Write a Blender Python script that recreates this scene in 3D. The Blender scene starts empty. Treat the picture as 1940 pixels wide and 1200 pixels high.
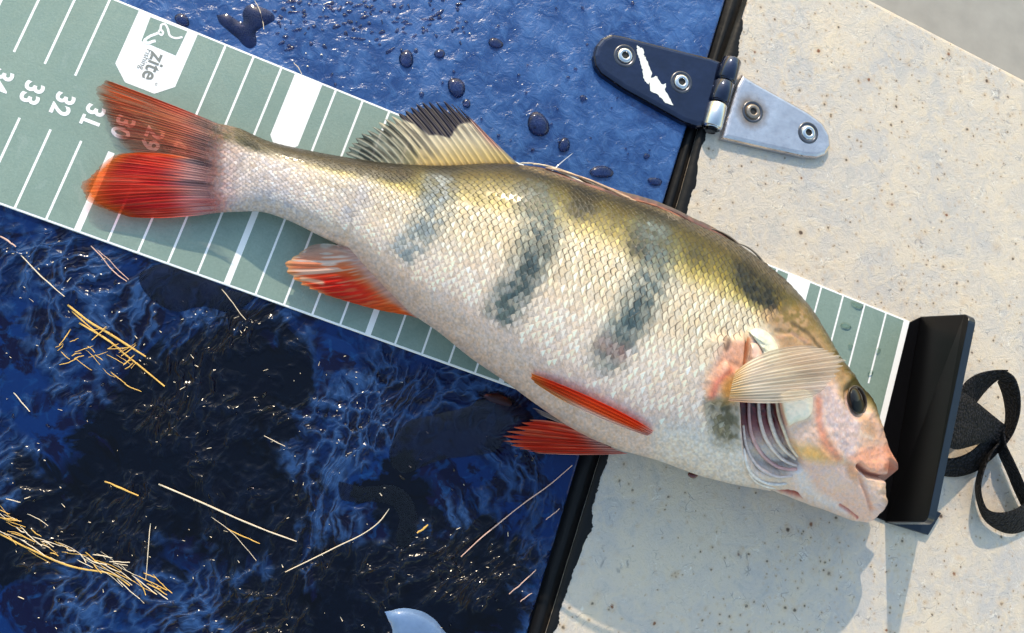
import bpy, math, random
import numpy as np
from mathutils import Matrix, Vector

# ------------------------------------------------------------------ camera, sky, sun, exposure
# All lengths below are centimetres (S turns them into metres). World X runs along the measuring
# board (stop at X = 0, tail towards -X), Y runs across it, Z is up; Z = 0 is the top of the hatch.
S = 0.01
FPX = 1700.0                      # focal length in pixels of the 1940 x 1200 photograph
RV = np.array([-0.1559384, 0.20775014, -0.33795121])
CAM = np.array([-21.06083646, -3.59211394, 31.4144427])
RULER_W = 7.931


def rodrigues(r):
    a = np.linalg.norm(r); k = r / a
    K = np.array([[0, -k[2], k[1]], [k[2], 0, -k[0]], [-k[1], k[0], 0]])
    return np.eye(3) + np.sin(a) * K + (1 - np.cos(a)) * K @ K


RC = rodrigues(RV)


def at(u, v, z=0.0):
    """photo pixel + height above the hatch -> point in the place (cm)"""
    u = np.asarray(u, float); v = np.asarray(v, float); z = np.asarray(z, float)
    d = np.stack([(u - 970) / FPX, -(v - 600) / FPX, -np.ones_like(u)], -1) @ RC
    k = (z - CAM[2]) / d[..., 2]
    return CAM + k[..., None] * d


def pix(p):
    c = (np.asarray(p, float) - CAM) @ RC.T
    return np.stack([970 + FPX * c[..., 0] / -c[..., 2], 600 - FPX * c[..., 1] / -c[..., 2]], -1)


scene = bpy.context.scene
cd = bpy.data.cameras.new('camera')
cam = bpy.data.objects.new('camera', cd)
scene.collection.objects.link(cam)
M = Matrix([list(RC.T[i]) + [CAM[i] * S] for i in range(3)] + [[0, 0, 0, 1]])
cam.matrix_world = M
cd.sensor_width = 36.0
cd.sensor_fit = 'HORIZONTAL'
cd.lens = FPX / 1940 * 36.0
cd.clip_start = 0.01
cd.clip_end = 50.0
scene.camera = cam

g = at(1703, 1315) - at(1665, 985)                # where the end stop throws its shadow
sun_travel = np.array([g[0], g[1], -4.0]); sun_travel /= np.linalg.norm(sun_travel)
to_sun = -sun_travel
SUN_EL = math.asin(to_sun[2])
world = bpy.data.worlds.new('World'); scene.world = world; world.use_nodes = True
wn = world.node_tree; wn.nodes.clear()
wo = wn.nodes.new('ShaderNodeOutputWorld'); wb = wn.nodes.new('ShaderNodeBackground')
sk = wn.nodes.new('ShaderNodeTexSky'); sk.sky_type = 'NISHITA'; sk.sun_disc = False
sk.sun_elevation = SUN_EL; sk.sun_rotation = math.atan2(to_sun[0], to_sun[1])
sk.air_density = 2.2; sk.dust_density = 1.0; sk.ozone_density = 2.0
wb.inputs['Strength'].default_value = 0.15
wn.links.new(sk.outputs[0], wb.inputs[0]); wn.links.new(wb.outputs[0], wo.inputs[0])
sl = bpy.data.lights.new('sun', 'SUN'); sl.energy = 2.2; sl.angle = math.radians(0.6); sl.color = (1.0, 0.83, 0.60)
sun = bpy.data.objects.new('sun', sl); scene.collection.objects.link(sun)
sun.rotation_euler = Vector(sun_travel).to_track_quat('-Z', 'Y').to_euler()
sun.location = Vector(to_sun) * 1.5
scene.view_settings.view_transform = 'Standard'
scene.view_settings.look = 'None'
scene.view_settings.exposure = 0.95
scene.view_settings.gamma = 1.0
scene.cycles.use_adaptive_sampling = True
scene.cycles.adaptive_threshold = 0.03
scene.cycles.max_bounces = 6
scene.cycles.diffuse_bounces = 3
scene.cycles.glossy_bounces = 3
scene.cycles.transparent_max_bounces = 8
scene.view_settings.use_curve_mapping = False

# ------------------------------------------------------------------ small maths
rng = np.random.default_rng(7)
random.seed(7)


def s2l(c):
    c = np.asarray(c, float)
    return np.where(c <= 0.04045, c / 12.92, ((c + 0.055) / 1.055) ** 2.4)


def C8(r, g, b, k=0.85):
    l = s2l(np.array([r, g, b]) / 255.0) * k
    return (float(l[0]), float(l[1]), float(l[2]), 1.0)


def smooth(e0, e1, x):
    t = np.clip((np.asarray(x, float) - e0) / (e1 - e0), 0, 1)
    return t * t * (3 - 2 * t)


def _hash(ix, iy, seed):
    h = (ix.astype(np.int64) * 374761393 + iy.astype(np.int64) * 668265263 + seed * 982451653) & 0x7fffffff
    h = ((h ^ (h >> 13)) * 1274126177) & 0x7fffffff
    return ((h ^ (h >> 16)) & 0xffff) / 65535.0


def vnoise(x, y, seed=0):
    x = np.asarray(x, float); y = np.asarray(y, float)
    ix = np.floor(x); iy = np.floor(y); fx = x - ix; fy = y - iy
    fx = fx * fx * (3 - 2 * fx); fy = fy * fy * (3 - 2 * fy)
    a = _hash(ix, iy, seed); b = _hash(ix + 1, iy, seed); c = _hash(ix, iy + 1, seed); d = _hash(ix + 1, iy + 1, seed)
    return (a * (1 - fx) + b * fx) * (1 - fy) + (c * (1 - fx) + d * fx) * fy


def fbm(x, y, seed=0, n=3):
    s = 0; a = 0.5; t = 0
    for i in range(n):
        s = s + a * vnoise(x * 2 ** i, y * 2 ** i, seed + i); t += a; a *= 0.5
    return s / t


def crom(P, n):
    """Catmull-Rom through the rows of P, n samples uniform in index"""
    P = np.asarray(P, float)
    if P.ndim == 1: P = P[:, None]
    K = len(P); t = np.linspace(0, K - 1, n); i = np.minimum(t.astype(int), K - 2); f = (t - i)[:, None]
    g_ = lambda j: P[np.clip(j, 0, K - 1)]
    p0, p1, p2, p3 = g_(i - 1), g_(i), g_(i + 1), g_(i + 2)
    p0 = np.where((i == 0)[:, None], 2 * p1 - p2, p0); p3 = np.where((i + 2 > K - 1)[:, None], 2 * p2 - p1, p3)
    return 0.5 * (2 * p1 + (p2 - p0) * f + (2 * p0 - 5 * p1 + 4 * p2 - p3) * f ** 2 + (3 * p1 - p0 - 3 * p2 + p3) * f ** 3)


def arc(P, n):
    """smooth curve through P, n samples at equal spacing"""
    Q = crom(P, 40 * len(P)); d = np.r_[0, np.cumsum(np.linalg.norm(np.diff(Q, axis=0), axis=1))]
    t = np.linspace(0, d[-1], n)
    return np.stack([np.interp(t, d, Q[:, k]) for k in range(Q.shape[1])], 1)


def lin(P, n):
    P = np.asarray(P, float); d = np.r_[0, np.cumsum(np.linalg.norm(np.diff(P, axis=0), axis=1))]
    t = np.linspace(0, d[-1], n)
    return np.stack([np.interp(t, d, P[:, k]) for k in range(P.shape[1])], 1)


def sdpoly(x, y, poly):
    """signed distance to a polygon, inside positive"""
    P = np.asarray(poly, float); d = np.full(x.shape, 1e9); ins = np.zeros(x.shape, bool)
    for i in range(len(P)):
        a = P[i]; b = P[(i + 1) % len(P)]; e = b - a
        t = np.clip(((x - a[0]) * e[0] + (y - a[1]) * e[1]) / (e @ e + 1e-9), 0, 1)
        d = np.minimum(d, np.hypot(x - a[0] - t * e[0], y - a[1] - t * e[1]))
        if a[1] != b[1]:
            c = ((a[1] > y) != (b[1] > y)) & (x < (b[0] - a[0]) * (y - a[1]) / (b[1] - a[1]) + a[0])
            ins ^= c
    return np.where(ins, d, -d)


def m_poly(x, y, poly, soft):
    return smooth(-soft, soft, sdpoly(x, y, poly))


def m_ell(x, y, cx, cy, rx, ry, ang=0.0, soft=0.5):
    c, s = math.cos(math.radians(ang)), math.sin(math.radians(ang))
    dx, dy = x - cx, y - cy
    r = np.hypot((dx * c + dy * s) / rx, (-dx * s + dy * c) / ry)
    return 1 - smooth(1 - soft, 1 + soft, r)


def m_line(x, y, pts, w, soft):
    P = np.asarray(pts, float); d = np.full(x.shape, 1e9)
    for i in range(len(P) - 1):
        a, b = P[i], P[i + 1]; e = b - a
        t = np.clip(((x - a[0]) * e[0] + (y - a[1]) * e[1]) / (e @ e + 1e-9), 0, 1)
        d = np.minimum(d, np.hypot(x - a[0] - t * e[0], y - a[1] - t * e[1]))
    return 1 - smooth(w - soft, w + soft, d)


# ------------------------------------------------------------------ object helpers
BASE = {}


def thing(name, base, label, cat, group=None):
    o = bpy.data.objects.new(name, None); scene.collection.objects.link(o)
    o.empty_display_size = 0.01
    o.location = Vector(base) * S
    BASE[o.name] = np.array(base, float)
    o['label'] = label; o['category'] = cat
    if group: o['group'] = group
    return o


def mesh_data(name, V, F, mats, smooth_=True, colors=None, fmat=None):
    me = bpy.data.meshes.new(name)
    V = np.asarray(V, np.float32) * S
    if isinstance(F, np.ndarray):
        n = F.shape[1]
        me.vertices.add(len(V)); me.vertices.foreach_set('co', V.ravel())
        me.loops.add(F.size); me.loops.foreach_set('vertex_index', F.ravel().astype(np.int32))
        me.polygons.add(len(F)); me.polygons.foreach_set('loop_start', np.arange(0, F.size, n, dtype=np.int32))
        me.polygons.foreach_set('loop_total', np.full(len(F), n, np.int32))
        me.update(calc_edges=True)
    else:
        me.from_pydata([tuple(map(float, v)) for v in V], [], F)
    for m in (mats if isinstance(mats, (list, tuple)) else [mats]): me.materials.append(m)
    if fmat is not None: me.polygons.foreach_set('material_index', np.asarray(fmat, np.int32))
    me.polygons.foreach_set('use_smooth', np.full(len(me.polygons), smooth_, bool))
    if colors is not None:
        for nm, col in colors.items():
            at_ = me.attributes.new(nm, 'FLOAT_COLOR', 'POINT')
            col = np.asarray(col, np.float32)
            if col.shape[1] == 3: col = np.c_[col, np.ones(len(col), np.float32)]
            at_.data.foreach_set('color', col.ravel())
    me.validate(); me.update()
    return me


def mk(name, V, F, mat, parent=None, base=None, smooth_=True, colors=None, fmat=None, kind=None, label=None, cat=None, group=None):
    V = np.asarray(V, float)
    if parent is not None:
        b = BASE[parent.name]
    else:
        b = np.array(base if base is not None else (0, 0, 0), float)
    me = mesh_data(name, V - b, F, mat, smooth_, colors, fmat)
    o = bpy.data.objects.new(name, me); scene.collection.objects.link(o)
    if parent is not None: o.parent = parent
    else: o.location = Vector(b) * S
    BASE[o.name] = b
    if kind: o['kind'] = kind
    if label: o['label'] = label
    if cat: o['category'] = cat
    if group: o['group'] = group
    return o


def grid_faces(nu, nv, wrap_v=False):
    i = np.arange(nu - 1)[:, None]; j = np.arange(nv if wrap_v else nv - 1)[None, :]
    a = i * nv + j; b = (i + 1) * nv + j; c = (i + 1) * nv + (j + 1) % nv; d = i * nv + (j + 1) % nv
    return np.stack([a, b, c, d], -1).reshape(-1, 4)


def tube(path, rad, n=6, flat=1.0, caps=True):
    P = np.asarray(path, float); m = len(P); rad = np.broadcast_to(rad, (m,))
    T = np.gradient(P, axis=0); T /= np.linalg.norm(T, axis=1)[:, None] + 1e-9
    up = np.array([0, 0, 1.0]); A = np.cross(T, up); A /= np.linalg.norm(A, axis=1)[:, None] + 1e-9
    B = np.cross(A, T)
    th = np.linspace(0, 2 * np.pi, n, endpoint=False)
    V = P[:, None] + rad[:, None, None] * (np.cos(th)[None, :, None] * A[:, None] + flat * np.sin(th)[None, :, None] * B[:, None])
    V = V.reshape(-1, 3); F = grid_faces(m, n, True).tolist()
    if caps:
        F.append(list(range(n))[::-1]); F.append([(m - 1) * n + k for k in range(n)])
    return V, F


def join(parts):
    V = []; F = []; o = 0
    for v, f in parts:
        V.append(np.asarray(v)); F += [[k + o for k in q] for q in f]; o += len(v)
    return np.concatenate(V), F


def slab(outline, z0, z1, bev=0.0):
    """extruded polygon (xy outline, cm), rounded top edge"""
    P = np.asarray(outline, float)[:, :2]
    A = 0.5 * np.sum(P[:, 0] * np.roll(P[:, 1], -1) - np.roll(P[:, 0], -1) * P[:, 1])
    if A < 0: P = P[::-1]
    n = len(P)
    e = np.roll(P, -1, 0) - P; e /= np.linalg.norm(e, axis=1)[:, None]
    nrm = np.stack([e[:, 1], -e[:, 0]], 1); vn = nrm + np.roll(nrm, 1, 0)
    vn /= (np.linalg.norm(vn, axis=1) ** 2 / 2)[:, None].clip(0.4)
    rings = [(P, z0)]
    if bev > 0:
        for k in range(5):
            a = k / 4 * math.pi / 2
            rings.append((P - vn * bev * (1 - math.cos(a)), z1 - bev + bev * math.sin(a)))
    else:
        rings.append((P, z1))
    V = np.concatenate([np.c_[p, np.full(n, z)] for p, z in rings])
    F = []
    for r in range(len(rings) - 1):
        for i in range(n):
            j = (i + 1) % n; F.append([r * n + i, r * n + j, (r + 1) * n + j, (r + 1) * n + i])
    F.append(list(range(n))[::-1]); t = (len(rings) - 1) * n; F.append([t + i for i in range(n)])
    return V, F


def pillow(outline, n_ring=10, zfun=None, h_up=0.3, h_dn=0.0, power=2.0):
    """domed lobe over a closed pixel outline; zfun(px,py) is the height of its rim plane"""
    O = np.asarray(outline, float); n = len(O); c = O.mean(0)
    V = []; F = []
    for side, h in ((1, h_up), (-1, h_dn)):
        o = len(V) and sum(len(v) for v in V)
        rows = []
        for r in range(n_ring + 1):
            t = 1 - r / n_ring
            px = c + (O - c) * t
            if r == n_ring: px = px + 1e-3 * (O - c)
            z = zfun(px[:, 0], px[:, 1]) + side * h * (1 - t ** power) ** (1 / power)
            rows.append(at(px[:, 0], px[:, 1], z))
        V.append(np.concatenate(rows))
        for r in range(n_ring):
            for i in range(n):
                j = (i + 1) % n; q = [o + r * n + i, o + r * n + j, o + (r + 1) * n + j, o + (r + 1) * n + i]
                F.append(q if side > 0 else q[::-1])
        if h_dn == 0: break
    return np.concatenate(V), F


# ------------------------------------------------------------------ materials
class NT:
    def __init__(s, name):
        s.m = bpy.data.materials.new(name); s.m.use_nodes = True; s.t = s.m.node_tree; s.t.nodes.clear()
        s.out = s.t.nodes.new('ShaderNodeOutputMaterial')

    def n(s, typ, **kw):
        nd = s.t.nodes.new('ShaderNode' + typ)
        for k, v in kw.items():
            if hasattr(nd, k) and k not in nd.inputs: setattr(nd, k, v)
            else: s.set(nd, k, v)
        return nd

    def set(s, nd, k, v):
        i = nd.inputs[k]
        if isinstance(v, bpy.types.NodeSocket): s.t.links.new(v, i)
        elif isinstance(v, bpy.types.Node): s.t.links.new(v.outputs[0], i)
        else: i.default_value = v

    def coord(s):
        """object coordinates in centimetres"""
        tc = s.n('TexCoord'); mp = s.n('Mapping'); mp.inputs['Scale'].default_value = (100, 100, 100)
        s.t.links.new(tc.outputs['Object'], mp.inputs['Vector']); return mp.outputs[0]

    def noise(s, vec, scale, detail=3, rough=0.55, dist=0.0):
        nd = s.n('TexNoise'); s.set(nd, 'Vector', vec); s.set(nd, 'Scale', scale); s.set(nd, 'Detail', detail)
        s.set(nd, 'Roughness', rough); s.set(nd, 'Distortion', dist); return nd.outputs['Fac']

    def voro(s, vec, scale, feature='F1', rand=1.0, out='Distance'):
        nd = s.n('TexVoronoi', feature=feature); s.set(nd, 'Vector', vec); s.set(nd, 'Scale', scale); s.set(nd, 'Randomness', rand)
        return nd.outputs[out]

    def ramp(s, fac, stops, interp='LINEAR'):
        nd = s.n('ValToRGB'); nd.color_ramp.interpolation = interp; el = nd.color_ramp.elements
        while len(el) > 1: el.remove(el[-1])
        for i, (p, c) in enumerate(stops):
            e = el[0] if i == 0 else el.new(p)
            e.position = p; e.color = c if len(c) == 4 else (*c, 1)
        s.set(nd, 'Fac', fac); return nd.outputs[0]

    def rng(s, v, a, b, c=0.0, d=1.0):
        nd = s.n('MapRange'); s.set(nd, 0, v)
        for k, x in zip((1, 2, 3, 4), (a, b, c, d)): s.set(nd, k, x)
        return nd.outputs[0]

    def mix(s, fac, a, b, mode='MIX'):
        nd = s.n('Mix', data_type='RGBA', blend_type=mode)
        for k, v in (('Factor', fac), ('A', a), ('B', b)):
            i = [q for q in nd.inputs if q.name == k and (q.type == 'RGBA' or (k == 'Factor' and q.type == 'VALUE'))][0]
            if isinstance(v, bpy.types.NodeSocket): s.t.links.new(v, i)
            else: i.default_value = v
        return [q for q in nd.outputs if q.type == 'RGBA'][0]

    def math(s, op, a, b=0.0, c=0.0):
        nd = s.n('Math', operation=op); s.set(nd, 0, a); s.set(nd, 1, b); s.set(nd, 2, c); return nd.outputs[0]

    def bump(s, h, strength=0.3, dist=0.0005, normal=None):
        nd = s.n('Bump'); s.set(nd, 'Height', h); s.set(nd, 'Strength', strength); s.set(nd, 'Distance', dist)
        if normal is not None: s.set(nd, 'Normal', normal)
        return nd.outputs[0]

    def bsdf(s, color, rough=0.5, normal=None, link=True, **kw):
        nd = s.n('BsdfPrincipled'); s.set(nd, 'Base Color', color); s.set(nd, 'Roughness', rough)
        if normal is not None: s.set(nd, 'Normal', normal)
        for k, v in kw.items(): s.set(nd, k.replace('_', ' '), v)
        if link: s.t.links.new(nd.outputs[0], s.out.inputs['Surface'])
        return nd

    def xyz(s, vec):
        nd = s.n('SeparateXYZ'); s.set(nd, 0, vec); return nd.outputs

    def attr(s, name):
        nd = s.n('Attribute'); nd.attribute_name = name; return nd

# ------------------------------------------------------------------ setting materials
def mat_deck():
    t = NT('gelcoat_deck'); v = t.coord()
    a = t.noise(v, 0.22, 5, 0.6, 0.6); b = t.noise(v, 1.3, 6, 0.68, 1.2); c = t.noise(v, 4.0, 5, 0.7, 1.8)
    base = t.mix(t.rng(a, 0.38, 0.62), C8(210, 196, 180), C8(188, 182, 179))
    base = t.mix(t.rng(b, 0.46, 0.70, 0, 0.75), base, C8(218, 200, 174))
    base = t.mix(t.rng(b, 0.28, 0.44, 0.55, 0.0), base, C8(166, 166, 164))
    base = t.mix(t.rng(c, 0.56, 0.72, 0, 0.55), base, C8(156, 150, 138))
    base = t.mix(t.rng(c, 0.26, 0.40, 0.6, 0.0), base, C8(226, 219, 206))
    # rust and dirt specks, each in its own cell, thick in some places and rare in others
    crowd = t.rng(t.noise(v, 0.16, 3, 0.6), 0.36, 0.64, 0.22, -0.16)
    nz = t.n('TexNoise'); t.set(nz, 'Vector', v); t.set(nz, 'Scale', 6.0)
    for sc, r0, r1, keep, colr in ((1.2, 0.05, 0.10, 0.66, C8(120, 66, 28)), (2.6, 0.07, 0.15, 0.70, C8(86, 74, 60)), (0.8, 0.04, 0.07, 0.55, C8(64, 38, 20)), (5.0, 0.08, 0.2, 0.74, C8(110, 100, 86))):
        dv = t.n('VectorMath', operation='MULTIPLY_ADD'); t.set(dv, 0, nz.outputs['Color']); t.set(dv, 1, (0.09, 0.09, 0)); t.set(dv, 2, v)
        vo = t.n('TexVoronoi', feature='F1'); t.set(vo, 'Vector', dv.outputs[0]); t.set(vo, 'Scale', sc); t.set(vo, 'Randomness', 1.0)
        cell = t.xyz(vo.outputs['Color'])[0]
        on = t.math('GREATER_THAN', cell, t.math('ADD', crowd, keep))
        size = t.rng(t.xyz(vo.outputs['Color'])[1], 0, 1.0, 0.45, 1.5)
        d = t.math('DIVIDE', vo.outputs['Distance'], size)
        core = t.math('MULTIPLY', t.rng(d, r0, r1, 0.95, 0.0), on)
        halo = t.math('MULTIPLY', t.rng(d, r0, r1 * 2.6, 0.45, 0.0), on)
        base = t.mix(halo, base, C8(190, 158, 120)); base = t.mix(core, base, colr)
    # curled scratches and hairs
    for sc, th, m0, cc in ((1.1, 0.010, 0.53, C8(112, 112, 116)), (2.2, 0.016, 0.56, C8(236, 232, 224))):
        nv = t.n('TexNoise'); t.set(nv, 'Vector', v); t.set(nv, 'Scale', 0.9 * sc)
        av = t.n('VectorMath', operation='MULTIPLY_ADD'); t.set(av, 0, nv.outputs['Color']); t.set(av, 1, (2.2, 2.2, 0)); t.set(av, 2, v)
        wv = t.n('TexVoronoi', feature='DISTANCE_TO_EDGE'); t.set(wv, 'Vector', av.outputs[0]); t.set(wv, 'Scale', sc)
        ln = t.math('MULTIPLY', t.rng(wv.outputs['Distance'], th * 0.5, th * 1.8, 1, 0), t.rng(t.noise(v, 1.4, 3), m0, m0 + 0.08))
        base = t.mix(t.math('MULTIPLY', ln, 0.6), base, cc)
    h = t.math('ADD', t.math('MULTIPLY', b, 0.8), t.math('MULTIPLY', c, 0.7))
    t.bsdf(base, t.rng(b, 0.3, 0.7, 0.38, 0.62), t.bump(h, 0.5, 0.0011))
    return t.m


def mat_lid():
    t = NT('navy_hatch_paint'); v = t.coord(); X = t.xyz(v)
    big = t.noise(v, 0.13, 3, 0.5, 0.9); mid = t.noise(v, 0.42, 4, 0.6, 1.4); fine = t.noise(v, 2.2, 4, 0.6, 0.8); grit = t.noise(v, 9.0, 3, 0.7)
    # sky reflection painted as lighter blue beyond the board, glossy dark wet paint on the near side
    edge = t.math('ADD', X[1], t.rng(big, 0.2, 0.8, -2.0, 2.0))
    sky_sheen = t.rng(edge, 4.0, 7.0, 0.0, 1.0)
    blue_and_sky = t.mix(t.rng(mid, 0.36, 0.66), C8(30, 62, 118), C8(52, 94, 154))  # far-side blue, lightened to carry the reflected sky
    blue_and_sky = t.mix(t.rng(fine, 0.48, 0.74, 0, 0.5), blue_and_sky, C8(78, 120, 178))
    blue_and_sky = t.mix(t.rng(grit, 0.60, 0.74, 0, 0.35), blue_and_sky, C8(22, 46, 90))
    wet = t.mix(t.rng(mid, 0.44, 0.50), C8(11, 13, 44), C8(10, 38, 90))
    wet = t.mix(t.rng(fine, 0.54, 0.70, 0, 0.7), wet, C8(22, 64, 118))
    worn = None                                     # black patches painted in for the dark reflection of someone standing over the lid
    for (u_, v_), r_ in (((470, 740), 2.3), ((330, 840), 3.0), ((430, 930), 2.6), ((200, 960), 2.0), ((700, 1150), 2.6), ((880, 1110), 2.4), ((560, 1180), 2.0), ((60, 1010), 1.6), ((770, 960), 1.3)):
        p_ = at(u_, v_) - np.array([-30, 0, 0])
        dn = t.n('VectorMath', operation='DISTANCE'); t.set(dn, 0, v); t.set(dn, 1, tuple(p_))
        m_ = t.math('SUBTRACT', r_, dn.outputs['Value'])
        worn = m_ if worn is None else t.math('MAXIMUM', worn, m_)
    worn = t.math('ADD', worn, t.rng(mid, 0.25, 0.75, -1.7, 1.7))  # mask of the painted dark reflection
    dark_refl_fac = t.rng(worn, -0.35, 0.25, 0.0, 0.95)
    wet = t.mix(dark_refl_fac, wet, C8(4, 5, 10))
    # wrinkled skin of water: small curved cells with raised rims
    n1 = t.n('TexNoise'); t.set(n1, 'Vector', v); t.set(n1, 'Scale', 0.22); t.set(n1, 'Detail', 1)
    n2 = t.n('TexNoise'); t.set(n2, 'Vector', v); t.set(n2, 'Scale', 1.6); t.set(n2, 'Detail', 2)
    av = t.n('VectorMath', operation='MULTIPLY_ADD'); t.set(av, 0, n1.outputs['Color']); t.set(av, 1, (5.0, 5.0, 0)); t.set(av, 2, v)
    bv = t.n('VectorMath', operation='MULTIPLY_ADD'); t.set(bv, 0, n2.outputs['Color']); t.set(bv, 1, (0.7, 0.7, 0)); t.set(bv, 2, av.outputs[0])
    st = t.n('VectorMath', operation='MULTIPLY'); t.set(st, 0, bv.outputs[0]); t.set(st, 1, (1.0, 0.6, 1.0))
    e1 = t.voro(st.outputs[0], 1.7, 'DISTANCE_TO_EDGE'); e2 = t.voro(st.outputs[0], 4.0, 'DISTANCE_TO_EDGE')
    r1 = t.rng(e1, 0.0, 0.30, 1.0, 0.0); r2_ = t.rng(e2, 0.0, 0.30, 1.0, 0.0)
    hw = t.math('ADD', t.math('POWER', r1, 1.6), t.math('MULTIPLY', r2_, 0.35))
    ripple = t.math('MULTIPLY', t.rng(t.noise(v, 0.26, 4, 0.65), 0.45, 0.55, 0.02, 1.0), t.rng(sky_sheen, 0, 1, 1.0, 0.0))
    nb = t.bump(t.math('ADD', t.math('MULTIPLY', hw, ripple), t.math('MULTIPLY', fine, t.rng(sky_sheen, 0, 1, 0.0, 0.85))), 0.9, 0.0009)
    crest = t.math('MULTIPLY', t.rng(hw, 0.55, 1.15, 0.0, 0.85), t.math('MULTIPLY', ripple, t.rng(worn, -0.5, 0.6, 1.0, 0.06)))
    wet = t.mix(t.math('MULTIPLY', ripple, 0.55), wet, C8(7, 9, 26))
    wet = t.mix(crest, wet, C8(46, 78, 128))  # ripple crests coloured lighter in place of sky glints
    col = t.mix(sky_sheen, wet, blue_and_sky)
    rough = t.mix(sky_sheen, (0.14, 0.14, 0.14, 1), t.mix(t.rng(mid, 0.4, 0.6), (0.16, 0.16, 0.16, 1), (0.36, 0.36, 0.36, 1)))
    t.bsdf(col, rough, nb, Specular_IOR_Level=t.rng(sky_sheen, 0, 1, 0.16, 0.42))
    return t.m


def simple(name, col, rough=0.5, nscale=0, nstr=0.15, var=0.15, dist=0.0006, **kw):
    t = NT(name); v = t.coord(); n = t.noise(v, nscale or 2.0, 4)
    c2 = tuple(min(1, x * (1 - var)) for x in col[:3]) + (1,); c3 = tuple(min(1, x * (1 + var)) for x in col[:3]) + (1,)
    base = t.mix(n, c2, c3)
    t.bsdf(base, rough, t.bump(n, nstr, dist), **kw)
    return t.m


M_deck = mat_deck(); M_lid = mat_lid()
M_rubber = simple('black_rubber', (0.005, 0.005, 0.006), 0.5, 1.6, 0.5, 0.3, Specular_IOR_Level=0.18)
M_floor = simple('grey_floor_paint', C8(158, 154, 148), 0.6, 0.6, 0.3, 0.25)
M_ruler_white = simple('white_print', C8(246, 246, 248), 0.5, 3, 0.05, 0.02)
M_ruler_green = None


def mat_green():
    t = NT('sage_green_print'); v = t.coord()
    n = t.noise(v, 0.25, 4); f = t.noise(v, 14, 3, 0.7)
    c = t.mix(t.rng(n, 0.3, 0.7), C8(126, 146, 136), C8(140, 159, 149))
    c = t.mix(t.rng(f, 0.35, 0.7, 0, 0.5), c, C8(110, 132, 123))
    sm = t.noise(v, 0.7, 5, 0.7, 1.5); c = t.mix(t.rng(sm, 0.52, 0.70, 0, 0.40), c, C8(104, 128, 122)); c = t.mix(t.rng(sm, 0.28, 0.42, 0.35, 0.0), c, C8(164, 176, 168))
    t.bsdf(c, t.rng(sm, 0.35, 0.65, 0.22, 0.55), t.bump(f, 0.2, 0.0004), Coat_Weight=0.15, Coat_Roughness=0.2)
    return t.m


M_ruler_green = mat_green()
M_grey_print = simple('grey_print', C8(120, 124, 122), 0.5)
M_black_acrylic = simple('black_acrylic', (0.003, 0.003, 0.004), 0.35, 1.0, 0.03, 0.2, Specular_IOR_Level=0.12)
M_acrylic_edge = simple('polished_acrylic_edge', (0.008, 0.014, 0.026), 0.22, 2.0, 0.05, 0.3, Specular_IOR_Level=0.3)


def mat_webbing():
    t = NT('black_webbing'); v = t.coord()
    vo = t.voro(v, 9.0); n = t.noise(v, 16, 3, 0.7)
    c = t.mix(t.rng(vo, 0.1, 0.6), (0.022, 0.021, 0.027, 1), (0.003, 0.003, 0.004, 1))
    c = t.mix(t.rng(n, 0.62, 0.72, 0, 0.5), c, (0.10, 0.095, 0.12, 1))
    t.bsdf(c, 0.75, t.bump(vo, 0.8, 0.0012), Specular_IOR_Level=0.2)
    return t.m


M_web = mat_webbing()

# ------------------------------------------------------------------ setting
lid_edge = np.array([(1497, -400), (1375, 0), (1318, 190), (1260, 377), (1180, 620), (1100, 864), (1000, 1200), (880, 1600)], float)
deck_edge = np.array([(1446, -108), (1414, 0), (1330, 240), (1292, 377), (1141, 870), (1040, 1200), (915, 1600)], float)
le = at(lid_edge[:, 0], lid_edge[:, 1])[:, :2]
lid_poly = [(-95, le[0, 1])] + le.tolist() + [(-95, le[-1, 1])]
V, F = slab(lid_poly, -1.6, 0.0, 0.16)
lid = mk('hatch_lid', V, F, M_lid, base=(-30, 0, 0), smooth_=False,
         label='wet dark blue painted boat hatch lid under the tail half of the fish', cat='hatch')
de = at(deck_edge[:, 0], deck_edge[:, 1])[:, :2]
e1 = at(1655, 0)[:2]; e2 = at(1940, 148)[:2]; ed = (e2 - e1) / np.linalg.norm(e2 - e1)
rim = [e1 + ed * k for k in (60, 30, 12, 8, 4, 0, -3, -6)]
deck_poly = de[::-1].tolist()                       # bottom -> top along the gap
deck_poly = [(70, -60), (de[-1, 0], -60)] + deck_poly + [tuple(r) for r in rim[::-1]] + [(70, 40)]
# keep only a simple polygon: drop rim points left of the gap corner
deck_poly = [(70.0, -70.0), (float(de[-1, 0]), -70.0)] + de[::-1].tolist() + [tuple(r) for r in rim[::-1] if (r - de[0]) @ ed > 0.3] + [(75.0, 20.0)]
V, F = slab(deck_poly, -6.0, 0.0, 0.25)
deck = mk('deck', V, F, M_deck, base=(0, 0, 0), smooth_=False, kind='structure', label='cream gelcoat boat deck with rust specks and scratches')
# rubber gasket lying in the gap between lid and deck
n = 80
A = lin(lid_edge, n); B = lin(np.r_[[(1538, -400)], deck_edge], n)
a3 = at(A[:, 0], A[:, 1]); b3 = at(B[:, 0], B[:, 1])
V = []
for k in range(9):
    f = -0.15 + 1.3 * k / 8
    p = a3 + (b3 - a3) * f
    p[:, 2] = -0.42 + 0.26 * math.sin(max(0, min(1, (f - 0.1) / 0.8)) * math.pi) + 0.05 * (vnoise(np.arange(n) * 0.7, np.full(n, k * 1.0), 3) - 0.5)
    V.append(p)
V = np.stack(V, 1).reshape(-1, 3)
mk('gasket', V, grid_faces(n, 9), M_rubber, parent=deck)
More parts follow.
